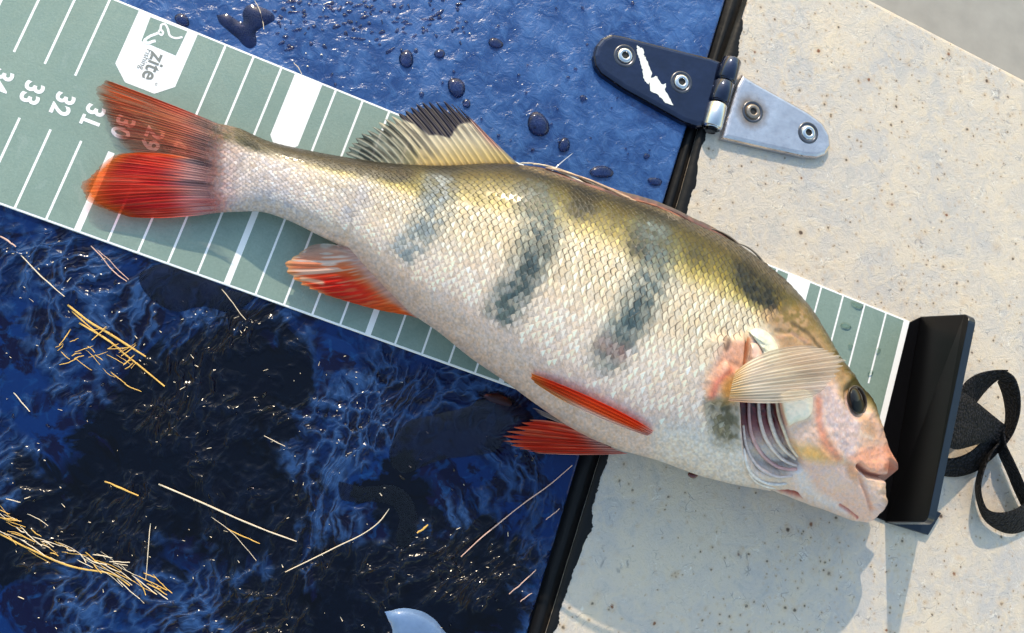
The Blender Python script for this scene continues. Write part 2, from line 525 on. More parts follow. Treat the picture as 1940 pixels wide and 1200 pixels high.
# torn black sealant smeared over the edge of the deck
n = 700
B = lin(deck_edge[1:], n); T = np.gradient(B, axis=0); T /= np.linalg.norm(T, axis=1)[:, None]
N = np.stack([-T[:, 1], T[:, 0]], 1); N *= np.sign(N[:, :1])
tt = np.arange(n) / n
wid = 1.5 + 16 * np.clip(fbm(tt * 16, tt * 0, 5, 3) - 0.36, 0, 1) * 2.0 + 5 * np.clip(fbm(tt * 120, tt * 0, 9, 4) - 0.42, 0, 1) * 2 + 3 * rng.random(n) * vnoise(tt * 40, tt * 0, 15)
V = []
for f, z in ((-6, -0.10), (0.0, 0.012), (0.6, 0.03), (1.0, 0.006)):
    p = B + N * (f if f < 0 else 1) * (1 if f < 0 else (wid * f)[:, None])
    V.append(at(p[:, 0], p[:, 1], z))
V = np.stack(V, 1).reshape(-1, 3)
mk('sealant', V, grid_faces(n, 4), M_rubber, parent=deck)
# grey paint spots showing through the sealant
V, F = slab([(-60, -80), (90, -80), (90, 90), (-60, 90)], -8.2, -8.0)
floor = mk('boat_floor', V, F, M_floor, base=(0, 0, -8), smooth_=False, kind='structure', label='grey painted boat floor below the deck edge')

# ------------------------------------------------------------------ measuring board
ZR = 0.12
board = thing('measuring_board', (-15, 4, 0), 'sage green fish measuring board with white centimetre marks and black end stop', 'ruler')
X0, X1 = -42.0, 0.0
V, F = slab([(X0, 0), (0.12, 0), (0.12, RULER_W), (X0, RULER_W)], 0.006, ZR, 0.02)
mk('strip', V, F, M_ruler_white, parent=board, smooth_=False)


def sheet(poly, z, name, mat, parent, smooth_=False):
    P = np.asarray(poly, float)
    A = 0.5 * np.sum(P[:, 0] * np.roll(P[:, 1], -1) - np.roll(P[:, 0], -1) * P[:, 1])
    if A < 0: P = P[::-1]
    return mk(name, np.c_[P, np.full(len(P), z)], [list(range(len(P)))], mat, parent=parent, smooth_=smooth_)


sheet([(X0, 0.07), (-0.16, 0.07), (-0.16, RULER_W - 0.07), (X0, RULER_W - 0.07)], ZR + 0.004, 'green_face', M_ruler_green, board)
ZT = ZR + 0.008


def ruler_xy(u, v):
    return at(u, v, ZR)[:2]


y_up0 = ruler_xy(89.5, 123.3)[1]; y_lo0 = ruler_xy(100.8, 247.5)[1]
tick_cache = {}
for s in range(1, 38):
    for side in ('up', 'lo'):
        if side == 'up' and s in (29, 30, 31, 34, 35, 36) : continue
        major = s % 5 == 0
        if side == 'up' and major:
            continue
        w = (0.21 if major else 0.075) / 2
        ya, yb = (y_up0, RULER_W - 0.02) if side == 'up' else (0.02, y_lo0)
        if s == 34 and side == 'up': continue
        key = (side, major)
        if key not in tick_cache:
            tick_cache[key] = mesh_data('tick_mark', np.array([(-w, ya - 4, ZT), (w, ya - 4, ZT), (w, yb - 4, ZT), (-w, yb - 4, ZT)]), [[0, 1, 2, 3]], M_ruler_white, False)
        o = bpy.data.objects.new('tick_mark', tick_cache[key]); scene.collection.objects.link(o)
        o.parent = board; o.location = Vector((-s + 15, 0, 0)) * S
o = bpy.data.objects.new('tick_mark', tick_cache[('up', False)]); scene.collection.objects.link(o)
o.parent = board; o.location = Vector((-34 + 15, 0, 0)) * S
# white blocks every five centimetres, cut at the corners
yb0 = ruler_xy(540, 281)[1]
for s in (5, 10, 15, 20, 25):
    x = -s
    sheet([(x - .5, RULER_W - .03), (x - .5, yb0 + .25), (x - .3, yb0), (x + .3, yb0), (x + .5, yb0 + .25), (x + .5, RULER_W - .03)], ZT, 'white_block', M_ruler_white, board)
y_tip = ruler_xy(300, 181)[1]; y_sh = ruler_xy(222, 122)[1]
for s in (30, 36):
    x = -s
    lp = sheet([(x - 1.02, RULER_W - .03), (x - 1.02, y_sh), (x - .5, y_tip), (x + .5, y_tip), (x + 1.02, y_sh), (x + 1.02, RULER_W - .03)], ZT, 'logo_panel', M_ruler_white, board)
    if s == 30: logo = lp


def text_mesh(body, size, offset=0.0, spacing=1.0):
    cu = bpy.data.curves.new('t', 'FONT'); cu.body = body; cu.size = size; cu.offset = offset; cu.space_character = spacing
    cu.align_x = 'CENTER'; cu.align_y = 'CENTER'; cu.resolution_u = 4
    ob = bpy.data.objects.new('t', cu); scene.collection.objects.link(ob)
    bpy.context.view_layer.update()
    dg = bpy.context.evaluated_depsgraph_get()
    me = ob.evaluated_get(dg).to_mesh()
    V = np.array([v.co[:] for v in me.vertices]); F = [list(p.vertices) for p in me.polygons]
    ob.evaluated_get(dg).to_mesh_clear(); bpy.data.objects.remove(ob); bpy.data.curves.remove(cu)
    return V, F


def lay_text(body, size, cx, cy, z, name, mat, parent, offset=0.0, spacing=1.0, sx=1.0, extra=None):
    V, F = text_mesh(body, size, offset, spacing)
    if extra: V, F = extra(V, F)
    c = (V.max(0) + V.min(0)) / 2; V = V - np.array([c[0], c[1], 0])
    W = np.stack([cx + V[:, 1], cy - V[:, 0] * sx, z + V[:, 2]], 1)     # read down the board, tops towards the stop
    return mk(name, W, F, mat, parent=parent, smooth_=False)


y_num = (y_up0 + y_lo0) / 2 - 0.08
for s in range(27, 36):
    def foot(V, F, s=s):
        if s % 10 == 1:       # slab foot under the one
            x1 = V[:, 0].max(); y0 = V[:, 1].min(); w = 0.36
            q = np.array([(x1 - w + .12, y0, .004), (x1 + .12, y0, .004), (x1 + .12, y0 + .1, .004), (x1 - w + .12, y0 + .1, .004)])
            return np.r_[V, q], F + [[len(V), len(V) + 1, len(V) + 2, len(V) + 3]]
        return V, F
    lay_text(str(s), 0.82, -s + 0.02, y_num, ZT + 0.004, 'numeral', M_ruler_white, board, 0.022, 1.02, 0.98, foot)
# logo: green square with a white fish hook and line, word mark below
sq = [ruler_xy(*p) for p in ((285, 33), (355, 60), (333, 106), (268, 78))]
cx = -30.0
sheet(sq, ZT + 0.004, 'logo_square', M_ruler_green, logo)


def stroke2d(pts, w, z):
    P = arc(pts, 60); T = np.gradient(P, axis=0); T /= np.linalg.norm(T, axis=1)[:, None] + 1e-9
    N = np.stack([-T[:, 1], T[:, 0]], 1)
    V = np.stack([np.c_[P + N * w / 2, np.full(60, z)], np.c_[P - N * w / 2, np.full(60, z)]], 1).reshape(-1, 3)
    return V, grid_faces(60, 2).tolist()


def up(lx, ly):    # photo pixels of the emblem -> board
    return tuple(ruler_xy(lx, ly))


z = ZT + 0.008
V, F = join([stroke2d([up(277, 74), up(274, 79), up(281, 82), up(290, 79), up(295, 78)], 0.10, z),
             stroke2d([up(277, 74), up(285, 69), up(293, 66), up(300, 63)], 0.09, z + .001),
             stroke2d([up(300, 63), up(306, 67), up(309, 62), up(304, 57), up(300, 63)], 0.07, z + .002),
             stroke2d([up(304, 57), up(306, 48), up(313, 47), up(318, 55), up(322, 68), up(333, 73), up(346, 71)], 0.07, z + .003)])
mk('hook_emblem', V, F, M_ruler_white, parent=logo, smooth_=False)
for body_, px_, size_, len_, nm_ in (('zite', (292, 127), 0.74, 0.98, 'word_mark'), ('Fishing', (274, 113), 0.27, 0.76, 'word_mark'), ('o', (296, 160), 0.15, 0.10, 'registered_mark')):
    c_ = ruler_xy(*px_); V_, F_ = text_mesh(body_, size_)
    lay_text(body_, size_, c_[0], c_[1], z, nm_, M_grey_print, logo, 0.012 if body_ == 'zite' else 0.0, 1.0, len_ / np.ptp(V_[:, 0]))
# end stop: black upright plate with a polished rim, standing on a short foot
b_lo = at(1676, 990)[:2]; b_hi = at(1742, 600)[:2]
top_hi = at(1838, 595, 3.2); top_lo = at(1757, 990, 3.2)
th = 0.34


def plate(p00, p01, p10, p11, off):
    V = np.array([p00, p01, p11, p10, p00 + off, p01 + off, p11 + off, p10 + off])
    F = [[0, 3, 2, 1], [4, 5, 6, 7], [0, 1, 5, 4], [1, 2, 6, 5], [2, 3, 7, 6], [3, 0, 4, 7]]
    return V, F


def rounded_plate(c00, c01, c10, c11, off, r=0.35, bev=0.05):
    """upright plate; c?? are the four corners of its face, rounded at the top"""
    c00, c01, c10, c11 = map(np.asarray, (c00, c01, c10, c11))
    def f(a, b): return (c00 * (1 - a) + c01 * a) * (1 - b) + (c10 * (1 - a) + c11 * a) * b
    L = np.linalg.norm(c01 - c00); H = np.linalg.norm(c10 - c00)
    out = [(0, 0), (1, 0)]
    for k in range(7):
        t = k / 6 * math.pi / 2; out.append((1 - r / L + r / L * math.cos(t), 1 - r / H + r / H * math.sin(t)))
    for k in range(7):
        t = k / 6 * math.pi / 2; out.append((r / L - r / L * math.sin(t), 1 - r / H + r / H * math.cos(t)))
    n = len(out); c = np.mean(out, 0)
    rows = []
    for o, sh in ((0.0, 0.985), (0.06, 1.0), (1.0, 1.0)):
        rows.append(np.array([f(*(c + (np.array(q) - c) * np.array([1 - (1 - sh) * 0.5, sh]))) + off * o for q in out]))
    V = np.concatenate(rows); F = [list(range(n))]
    for r_ in range(2):
        for i in range(n):
            j = (i + 1) % n; F.append([r_ * n + j, r_ * n + i, (r_ + 1) * n + i, (r_ + 1) * n + j])
    F.append([2 * n + i for i in range(n)][::-1])
    fm = [0] + [1] * (2 * n) + [1]
    return V, F, fm


off = np.array([th, 0.02, -0.06])
V, F, fm = rounded_plate(np.array([b_hi[0], b_hi[1], 0.01]), np.array([b_lo[0], b_lo[1], 0.01]), top_hi, top_lo, off)
mk('end_stop', V, F, [M_black_acrylic, M_acrylic_edge], parent=board, smooth_=False, fmat=fm)
gx = at(1734, 602)[:2]; gl = at(1668, 990)[:2]
V, F = slab([(0.13, 0.05), (b_lo[0] - 0.02, b_lo[1] + .05), (b_hi[0] - 0.02, b_hi[1] - .05), (0.13, RULER_W - .05)], 0.005, 0.10, 0.02)
mk('hinge_strip', V, F, M_black_acrylic, parent=board, smooth_=False)
f1 = at(1690, 990)[:2]; f2 = at(1752, 1013)[:2]; f3 = at(1756, 985)[:2]
V, F = slab([b_lo, f2, (f2[0] + .35, f2[1] + 1.0), (b_lo[0] + 0.5, b_lo[1] + 1.2)], 0.004, 0.22, 0.04)
mk('foot', V, F, M_acrylic_edge, parent=board, smooth_=False)

# ------------------------------------------------------------------ strap tied to the stop
strap = thing('strap', tuple(at(1860, 860)), 'black webbing strap looped and knotted behind the end stop', 'strap')


def ribbon(ea, eb, name, n=50, thick=0.09):
    """band between two edges given as (px, py, z)"""
    A = arc(np.asarray(ea, float), n); B = arc(np.asarray(eb, float), n)
    a = at(A[:, 0], A[:, 1], A[:, 2]); b = at(B[:, 0], B[:, 1], B[:, 2])
    m = 7
    P = np.stack([a + (b - a) * (k / (m - 1)) for k in range(m)], 1)
    du = np.gradient(P, axis=0); dv = np.gradient(P, axis=1)
    N = np.cross(du, dv); N /= np.linalg.norm(N, axis=2)[..., None] + 1e-9
    f = np.linspace(-1, 1, m)[None, :, None]
    t_ = thick * (1 - 0.5 * f ** 4)
    top = P + N * t_ / 2; bot = P - N * t_ / 2
    ring = np.concatenate([top, bot[:, ::-1]], 1)
    V = ring.reshape(-1, 3); F = grid_faces(n, 2 * m, True).tolist()
    F.append(list(range(2 * m))[::-1]); F.append([(n - 1) * 2 * m + k for k in range(2 * m)])
    return mk(name, V, F, M_web, parent=strap)


ribbon([(1800, 732, 2.2), (1822, 742, 2.1), (1850, 762, 1.7), (1882, 788, 1.2), (1905, 806, 0.8)],
       [(1792, 846, 1.7), (1812, 852, 1.5), (1838, 846, 1.2), (1868, 838, 0.8), (1892, 846, 0.5)], 'band')
ribbon([(1818, 742, 1.6), (1832, 722, 1.6), (1856, 708, 1.6), (1886, 702, 1.7), (1910, 702, 1.9)],
       [(1846, 768, 0.9), (1858, 752, 0.8), (1868, 740, 0.8), (1880, 728, 1.0), (1898, 714, 1.3)], 'loop')
ribbon([(1904, 702, 1.9), (1922, 716, 1.9), (1932, 745, 1.7), (1932, 782, 1.4), (1920, 820, 1.0), (1900, 850, .6)],
       [(1890, 724, 1.0), (1896, 738, 0.9), (1902, 760, 0.7), (1905, 785, 0.5), (1902, 808, 0.3), (1890, 826, .2)], 'loop')
ribbon([(1786, 868, 0.6), (1810, 868, 0.6), (1836, 858, 0.7), (1862, 838, 0.8), (1888, 822, 0.7)],
       [(1784, 902, 0.12), (1816, 903, 0.12), (1850, 892, 0.12), (1876, 872, 0.12), (1896, 852, 0.12)], 'band')
ribbon([(1894, 838, 0.9), (1880, 858, 0.9), (1866, 888, 0.9), (1858, 925, 0.9), (1868, 962, .9), (1892, 972, .9), (1922, 966, .9), (1950, 948, .9)],
       [(1884, 850, 0.15), (1866, 866, 0.12), (1854, 892, 0.12), (1848, 932, 0.12), (1862, 980, .12), (1890, 1004, .12), (1920, 1011, .12), (1956, 1000, .12)], 'loop')
ribbon([(1902, 812, 1.0), (1906, 842, 1.0), (1918, 868, 1.0), (1932, 898, 1.0), (1948, 935, 1.0)],
       [(1888, 838, 0.15), (1893, 862, 0.12), (1908, 896, 0.12), (1922, 930, 0.12), (1940, 968, 0.12)], 'loop')

# ------------------------------------------------------------------ hinge
hinge = thing('hinge', tuple(at(1370, 180)), 'tapered strap hinge, blue painted half on the hatch and bare steel half on the deck', 'hinge')
M_leaf_blue = simple('chipped_blue_enamel', C8(34, 44, 72), 0.10, 1.6, 0.35, 0.5, dist=0.0012, Coat_Weight=0.6, Coat_Roughness=0.05, Metallic=0.75)
M_steel_dark = simple('dark_steel', (0.10, 0.10, 0.115), 0.28, 3, 0.1, 0.3, Metallic=0.9)
M_steel = simple('bright_steel', (0.62, 0.62, 0.64), 0.22, 3, 0.08, 0.15, Metallic=1.0)
M_hole = simple('socket_black', (0.006, 0.006, 0.006), 0.6)  # near-black fill of the hex sockets
M_chip = simple('bare_white_chip', C8(236, 236, 230), 0.45, 4, 0.2, 0.06)


def mat_leaf_white(cxy, base):
    t = NT('white_coated_steel'); v = t.coord()
    n = t.noise(v, 1.5, 4, 0.6); col = t.mix(t.rng(n, 0.3, 0.7), C8(196, 190, 194), C8(226, 220, 222))
    d = t.n('VectorMath', operation='DISTANCE'); t.set(d, 0, v); t.set(d, 1, tuple(np.array(cxy) - np.array(base)))
    dd = t.math('ADD', d.outputs['Value'], t.rng(n, 0.2, 0.8, -0.14, 0.14))
    col = t.mix(t.rng(dd, 0.42, 0.85, 0.9, 0.0), col, C8(150, 112, 74))
    col = t.mix(t.rng(t.noise(v, 5, 3, 0.7), 0.66, 0.72, 0, 0.6), col, C8(130, 140, 160))
    t.bsdf(col, 0.2, t.bump(n, 0.25, 0.001), Metallic=0.85, Coat_Weight=0.4, Coat_Roughness=0.1)
    return t.m


zl = 0.32
lo = np.array([(1123, 108), (1128, 88), (1140, 73), (1156, 66), (1172, 68), (1260, 90), (1345, 111), (1366, 119), (1353, 180), (1340, 240), (1318, 243), (1292, 234), (1236, 203), (1178, 171), (1136, 142), (1126, 126)], float)
po = at(lo[:, 0], lo[:, 1], 0.15)[:, :2]
V, F = slab(po, 0.004, zl, 0.2)
leaf1 = mk('leaf', V, F, M_leaf_blue, parent=hinge, smooth_=False, label='blue painted hinge leaf with a white chipped streak')
ro = np.array([(1404, 142), (1430, 158), (1470, 180), (1530, 214), (1556, 234), (1570, 258), (1572, 280), (1562, 295), (1545, 301), (1520, 299), (1450, 284), (1364, 264), (1380, 205), (1392, 165)], float)
po = at(ro[:, 0], ro[:, 1], 0.15)[:, :2]
V, F = slab(po, 0.004, zl, 0.2)
rc = at(1424, 212, zl)
leaf2 = mk('leaf', V, F, mat_leaf_white(rc, BASE[hinge.name]), parent=hinge, smooth_=False, label='pale steel hinge leaf with a rust ring round one screw')
for kc, pts in enumerate(([(1206, 86), (1218, 92), (1222, 112), (1216, 120), (1208, 104)], [(1212, 112), (1222, 108), (1236, 140), (1228, 160), (1220, 150)],
            [(1230, 150), (1244, 144), (1252, 160), (1262, 158), (1260, 172), (1272, 192), (1276, 200), (1262, 196), (1244, 178), (1232, 172)])):
    q = lin(np.r_[pts, pts[:1]], 40)[:-1]; q += rng.normal(0, 0.6, q.shape)
    w = at(q[:, 0], q[:, 1], zl + 0.006 + 0.003 * kc)
    mk('paint_chip', w, [list(range(len(w)))[::-1]], M_chip, parent=leaf1, smooth_=False)


def lathe(c, prof, n=32):
    th = np.linspace(0, 2 * np.pi, n, endpoint=False)
    V = np.array([(c[0] + r * math.cos(t), c[1] + r * math.sin(t), c[2] + z) for r, z in prof for t in th])
    return V, grid_faces(len(prof), n, True).tolist()


for k, (u, v) in enumerate(((1184, 106), (1291, 156), (1426, 212), (1531, 252))):
    c = at(u, v, zl)
    V, F = lathe(c, [(0.455, -0.01), (0.44, 0.02), (0.40, 0.03), (0.34, 0.012), (0.30, -0.02)])
    sc = mk('screw', V, F, M_steel_dark, parent=hinge)
    V, F = lathe(c, [(0.31, -0.03), (0.30, 0.035), (0.26, 0.075), (0.20, 0.09), (0.155, 0.085), (0.14, 0.07), (0.135, -0.03)])
    mk('screw_head', V, F, simple('rusty_screw_steel', C8(150, 138, 128), 0.35, 6, 0.2, 0.3, Metallic=0.7) if k == 2 else M_steel, parent=sc)
    V, F = lathe(c, [(0.145, 0.02), (0.0005, 0.015)], 6)
    mk('hex_socket', V, F, M_hole, parent=sc)
axis = np.array([at(1387, 113, 0.32), at(1373, 156, 0.32), at(1360, 197, 0.32), at(1347, 246, 0.32)])
for k, m in enumerate((M_leaf_blue, M_leaf_blue, M_steel)):
    a, b = axis[k], axis[k + 1]; d = b - a
    P = np.array([a + d * f for f in (0.03, 0.05, 0.10, 0.5, 0.90, 0.95, 0.97)])
    V, F = tube(P, np.array([0.30, 0.36, 0.40, 0.40, 0.40, 0.36, 0.30]), 28)
    mk('knuckle', V, F, m, parent=hinge)
d = axis[3] - axis[0]
V, F = tube(np.array([axis[0] - d * 0.02, axis[0], axis[3], axis[3] + d * 0.03]), 0.2, 16)
mk('pin', V, F, M_steel_dark, parent=hinge)

# ------------------------------------------------------------------ the perch
fish = thing('perch', tuple(at(1050, 560, 0.12)), 'striped perch with red fins lying on its side along the green measuring board', 'fish')
ST = np.array([  # back x,y  belly x,y  half thickness  mid height
    (352, 216, 356, 408, 0.04, 0.60), (398, 231, 402, 404, 0.26, 0.66), (452, 243, 446, 402, 0.50, 0.78), (510, 268, 496, 402, 0.78, 0.98), (587, 286, 548, 419, 0.86, 1.08),
    (642, 296, 603, 446, 0.98, 1.20), (700, 305, 655, 474, 1.14, 1.36), (770, 312, 715, 530, 1.42, 1.62), (850, 314, 776, 590, 1.76, 1.95),
    (930, 311, 835, 632, 1.98, 2.15), (1010, 319, 895, 680, 2.18, 2.35), (1085, 346, 960, 724, 2.34, 2.50), (1160, 371, 1030, 775, 2.48, 2.62),
    (1240, 395, 1100, 820, 2.58, 2.70), (1310, 426, 1170, 851, 2.62, 2.74), (1369, 454, 1250, 874, 2.62, 2.74), (1425, 492, 1325, 901, 2.58, 2.70),
    (1473, 534, 1395, 919, 2.50, 2.62), (1516, 584, 1450, 929, 2.38, 2.52), (1553, 648, 1500, 943, 2.22, 2.40), (1592, 700, 1545, 960, 2.02, 2.25),
    (1626, 738, 1578, 972, 1.68, 2.12), (1646, 784, 1604, 981, 1.42, 2.05), (1658, 810, 1624, 988, 1.14, 2.0), (1668, 830, 1640, 989, 0.78, 1.95), (1674, 848, 1650, 980, 0.34, 1.9)], float)
NU, NT_, NB_ = 900, 240, 60
SP = crom(ST, NU)
thT = np.linspace(0, np.pi, NT_); thB = np.linspace(np.pi, 2 * np.pi, NB_ + 2)[1:-1]
TH = np.r_[thT, thB]
bk = SP[:, 0:2].copy(); be = SP[:, 2:4].copy(); hb = SP[:, 4]; zc = SP[:, 5]
tgt_b, tgt_e = bk.copy(), be.copy()
pw = 0.92


def rings(bk, be):
    B3 = at(bk[:, 0], bk[:, 1], zc); E3 = at(be[:, 0], be[:, 1], zc)
    mid = (B3 + E3) / 2; D = (B3 - E3) / 2
    c = np.sign(np.cos(TH)) * np.abs(np.cos(TH)) ** pw; s = np.sign(np.sin(TH)) * np.abs(np.sin(TH)) ** pw
    P = mid[:, None] + D[:, None] * c[None, :, None]
    dn = np.minimum(hb, zc - 0.15)
    P[:, :, 2] += np.where(s > 0, s * hb[:, None], s * dn[:, None])
    return P


for it in range(5):
    P = rings(bk, be); q = pix(P)
    d = tgt_b - tgt_e; L = np.linalg.norm(d, axis=1); d = d / L[:, None]
    s = ((q - tgt_e[:, None]) * d[:, None]).sum(-1)
    bk += d * (L - s.max(1))[:, None] * 0.9; be += d * (0 - s.min(1))[:, None] * 0.9
P = rings(bk, be)
Q = pix(P)
# everything below is laid out on the upper flank; the hidden flank mirrors it
TOP = Q[:, :NT_]
px = np.empty(P.shape[:2]); py = np.empty(P.shape[:2])
px[:, :NT_] = TOP[..., 0]; py[:, :NT_] = TOP[..., 1]
jj = np.clip(np.round((2 * np.pi - thB) / np.pi * (NT_ - 1)).astype(int), 0, NT_ - 1)
px[:, NT_:] = TOP[:, jj, 0]; py[:, NT_:] = TOP[:, jj, 1]
uu = np.broadcast_to(np.linspace(0, 1, NU)[:, None], px.shape)
vv = np.empty(px.shape); vv[:, :NT_] = (1 + np.cos(thT)) / 2; vv[:, NT_:] = (1 + np.cos(thB)) / 2     # 1 back, 0 belly
du = np.gradient(P, axis=0); dv = np.gradient(P, axis=1)
NRM = np.cross(dv, du); NRM /= np.linalg.norm(NRM, axis=2)[..., None] + 1e-9
if NRM[NU // 2, NT_ // 2, 2] < 0: NRM = -NRM

# relief of the head
disp = np.zeros(px.shape)
gill = [(1406, 752), (1474, 752), (1488, 800), (1503, 845), (1520, 884), (1480, 905), (1436, 896), (1412, 860)]
disp -= 0.42 * m_poly(px, py, gill, 7)
disp -= 0.16 * m_line(px, py, [(1413, 640), (1411, 672), (1408, 700)], 3, 4)
disp += 0.16 * m_ell(px, py, 1432, 668, 14, 40, -8, 0.5)
disp += 0.25 * m_poly(px, py, [(1338, 752), (1342, 722), (1372, 690), (1400, 706), (1396, 752), (1364, 764)], 10)
disp += 0.14 * m_poly(px, py, [(1340, 640), (1420, 640), (1412, 706), (1380, 690), (1340, 720)], 10)
# preopercle and cheek plates: shallow steps
disp += 0.05 * m_poly(px, py, [(1555, 745), (1604, 752), (1628, 800), (1628, 838), (1610, 872), (1592, 874), (1568, 830), (1556, 800)], 8)
disp += 0.07 * m_poly(px, py, [(1500, 848), (1532, 780), (1556, 760), (1562, 806), (1592, 862), (1580, 880), (1520, 874)], 7)
disp += 0.08 * m_poly(px, py, [(1474, 752), (1534, 752), (1534, 792), (1488, 808)], 4)
disp -= 0.30 * m_line(px, py, [(1700, 908), (1668, 905), (1646, 900), (1626, 884)], 4, 5)          # mouth slit
disp += 0.06 * m_line(px, py, [(1690, 868), (1664, 884), (1640, 882), (1618, 860)], 9, 9)           # upper lip
disp += 0.05 * m_line(px, py, [(1664, 926), (1672, 950), (1660, 980)], 8, 8)                        # lower lip
disp -= 0.10 * m_line(px, py, [(1628, 900), (1642, 936), (1652, 966)], 3, 5)
disp += 0.07 * m_ell(px, py, 1616, 888, 9, 22, -18, .6)
disp -= 0.10 * m_line(px, py, [(1592, 958), (1606, 968), (1622, 980)], 2.0, 3)
disp -= 0.16 * m_poly(px, py, [(1462, 931), (1490, 930), (1510, 934), (1518, 945), (1500, 940)], 3)
disp -= 0.22 * m_ell(px, py, 1624, 758, 21, 33, -14, 0.35)
disp -= 0.05 * m_line(px, py, [(1470, 628), (1500, 632), (1530, 655), (1550, 672)], 3, 4)
hd = smooth(1380, 1470, px)
disp += hd * 0.03 * (fbm(px / 9, py / 9, 31) - 0.5) * 2
disp += hd * 0.008 * (fbm(px / 3.5, py / 3.5, 37) - 0.5) * 2
# ridge where the folded spines lie along the back
disp += 0.05 * smooth(0.94, 0.99, vv) * smooth(0.3, 0.4, uu) * (1 - smooth(0.75, 0.82, uu))
ax = (P[-1] - P[-60]).mean(0); ax[2] *= 0.3; ax /= np.linalg.norm(ax)
gs = lambda m_, w_: np.exp(-((vv - m_) / w_) ** 2)
jaw = smooth(0.925, 1.0, uu) * (0.62 * gs(.79, .075) - 0.95 * gs(.57, .095) + 0.34 * gs(.26, .14))
P2 = P + NRM * disp[..., None] + ax * jaw[..., None]

# skin colour
def c(r, g, b): return np.array([r, g, b], float) / 255


col = np.empty(px.shape + (3,))
stops = [(0.0, c(226, 214, 206)), (0.22, c(222, 210, 202)), (0.40, c(218, 208, 198)), (0.55, c(218, 208, 186)), (0.68, c(214, 206, 182)), (0.74, c(176, 166, 104)), (0.785, c(116, 108, 44)), (0.86, c(88, 82, 30)), (1.0, c(38, 35, 16))]
vw = vv + 0.04 + 0.05 * (fbm(px / 40, py / 40, 2) - 0.5) + 0.03 * (fbm(px / 8, py / 8, 4) - 0.5)
# back colouring reaches lower on the thick middle of the body than at the tail
for k in range(3):
    col[..., k] = np.interp(vw, [s_[0] for s_ in stops], [s_[1][k] for s_ in stops])


def paint(mask, colr, a=1.0):
    global col
    m = np.clip(mask * a, 0, 1)[..., None]
    col = col * (1 - m) + np.asarray(colr) * m


def speck(scale, lo, hi, seed): return smooth(lo, hi, fbm(px / scale, py / scale, seed, 2))


# tail wrist: lavender grey
paint((1 - smooth(520, 690, px)) * (1 - smooth(0.72, 0.86, vv)), c(196, 190, 196), 0.75)
paint((1 - smooth(420, 520, px)) * (0.4 + 0.6 * speck(4, .4, .6, 8)), c(150, 142, 150), 0.5)
paint((1 - smooth(400, 470, px)) * speck(6, .35, .7, 14), c(200, 140, 130), 0.45)
# yellow glow on the upper flank
paint(m_ell(px, py, 1000, 420, 260, 60, 14, 0.7), c(214, 204, 164), 0.15)
paint(m_ell(px, py, 1180, 520, 190, 60, 28, 0.8), c(226, 216, 192), 0.4)
# pink wash along the belly
paint(m_line(px, py, [(640, 500), (820, 600), (960, 690), (1120, 780), (1240, 820)], 60, 50) * (1 - smooth(.3, .5, vv)), c(224, 196, 190), 0.5)
paint(m_poly(px, py, [(1236, 800), (1420, 800), (1420, 930), (1236, 880)], 25), c(232, 228, 224), 0.8)
# dark bars: olive-black at the back, slate blue on the flank
def bar(pts, w, soft, colr, a, v0, v1):
    paint(m_line(px, py, pts, w, soft) * smooth(v0 - .04, v0 + .04, vv) * (1 - smooth(v1 - .05, v1 + .05, vv)) * (0.55 + 0.75 * speck(9, .3, .7, 19)), colr, a)


bar([(610, 282), (700, 312), (750, 336)], 30, 24, c(15, 16, 8), 1.0, 0.76, 1.05)
bar([(600, 290), (520, 275), (470, 250)], 18, 14, c(50, 48, 24), 0.9, 0.78, 1.05)
bar([(846, 312), (838, 348), (826, 384)], 26, 22, c(18, 20, 10), 1.0, 0.66, 1.05)
bar([(1008, 318), (1014, 350), (1010, 384)], 26, 22, c(20, 21, 10), 1.0, 0.68, 1.05)
bar([(1108, 350), (1104, 392)], 24, 20, c(24, 24, 12), 0.95, 0.70, 1.05)
bar([(1256, 395), (1246, 424), (1226, 470)], 30, 24, c(17, 18, 10), 1.0, 0.66, 1.05)
bar([(1330, 440), (1318, 476)], 20, 18, c(66, 62, 26), 0.7, 0.72, 1.05)
bar([(1424, 510), (1440, 548), (1456, 576)], 30, 20, c(14, 14, 8), 1.0, 0.70, 1.05)
bar([(834, 352), (828, 392), (802, 440), (766, 480)], 28, 30, c(126, 142, 152), 0.9, 0.20, 0.90)
bar([(700, 330), (684, 372), (664, 410)], 22, 26, c(166, 168, 178), 0.6, 0.20, 0.85)
bar([(1014, 368), (1034, 430), (996, 520), (944, 612)], 31, 32, c(84, 100, 102), 0.95, 0.18, 0.90)
bar([(1030, 470), (974, 560)], 16, 20, c(50, 66, 72), 0.65, 0.20, 0.80)
bar([(1240, 430), (1248, 490), (1220, 570), (1156, 670)], 31, 34, c(94, 110, 112), 0.92, 0.16, 0.90)
bar([(1218, 580), (1174, 646)], 16, 18, c(58, 78, 86), 0.65, 0.15, 0.75)
bar([(1150, 655), (1176, 670)], 16, 16, c(150, 110, 104), 0.55, 0.1, 0.7)
bar([(1370, 776), (1380, 816)], 26, 24, c(104, 98, 72), 0.9, 0.02, 0.6)
paint(m_ell(px, py, 690, 375, 80, 22, 18, 0.8), c(176, 178, 190), 0.4)
paint((1 - smooth(700, 800, px)) * smooth(440, 480, px) * smooth(.68, .78, vv) * (.6 + .5 * speck(6, .3, .6, 88)), c(26, 26, 12), 0.85)
# pale band at the very ridge
paint(m_line(px, py, [(990, 314), (1060, 335), (1130, 358), (1200, 378), (1290, 412)], 6, 5) * smooth(.85, .93, vv), c(150, 134, 104), 0.7)
paint(m_line(px, py, [(1300, 416), (1370, 452), (1430, 494), (1490, 548)], 14, 10) * smooth(.80, .9, vv), c(96, 88, 70), 0.7)
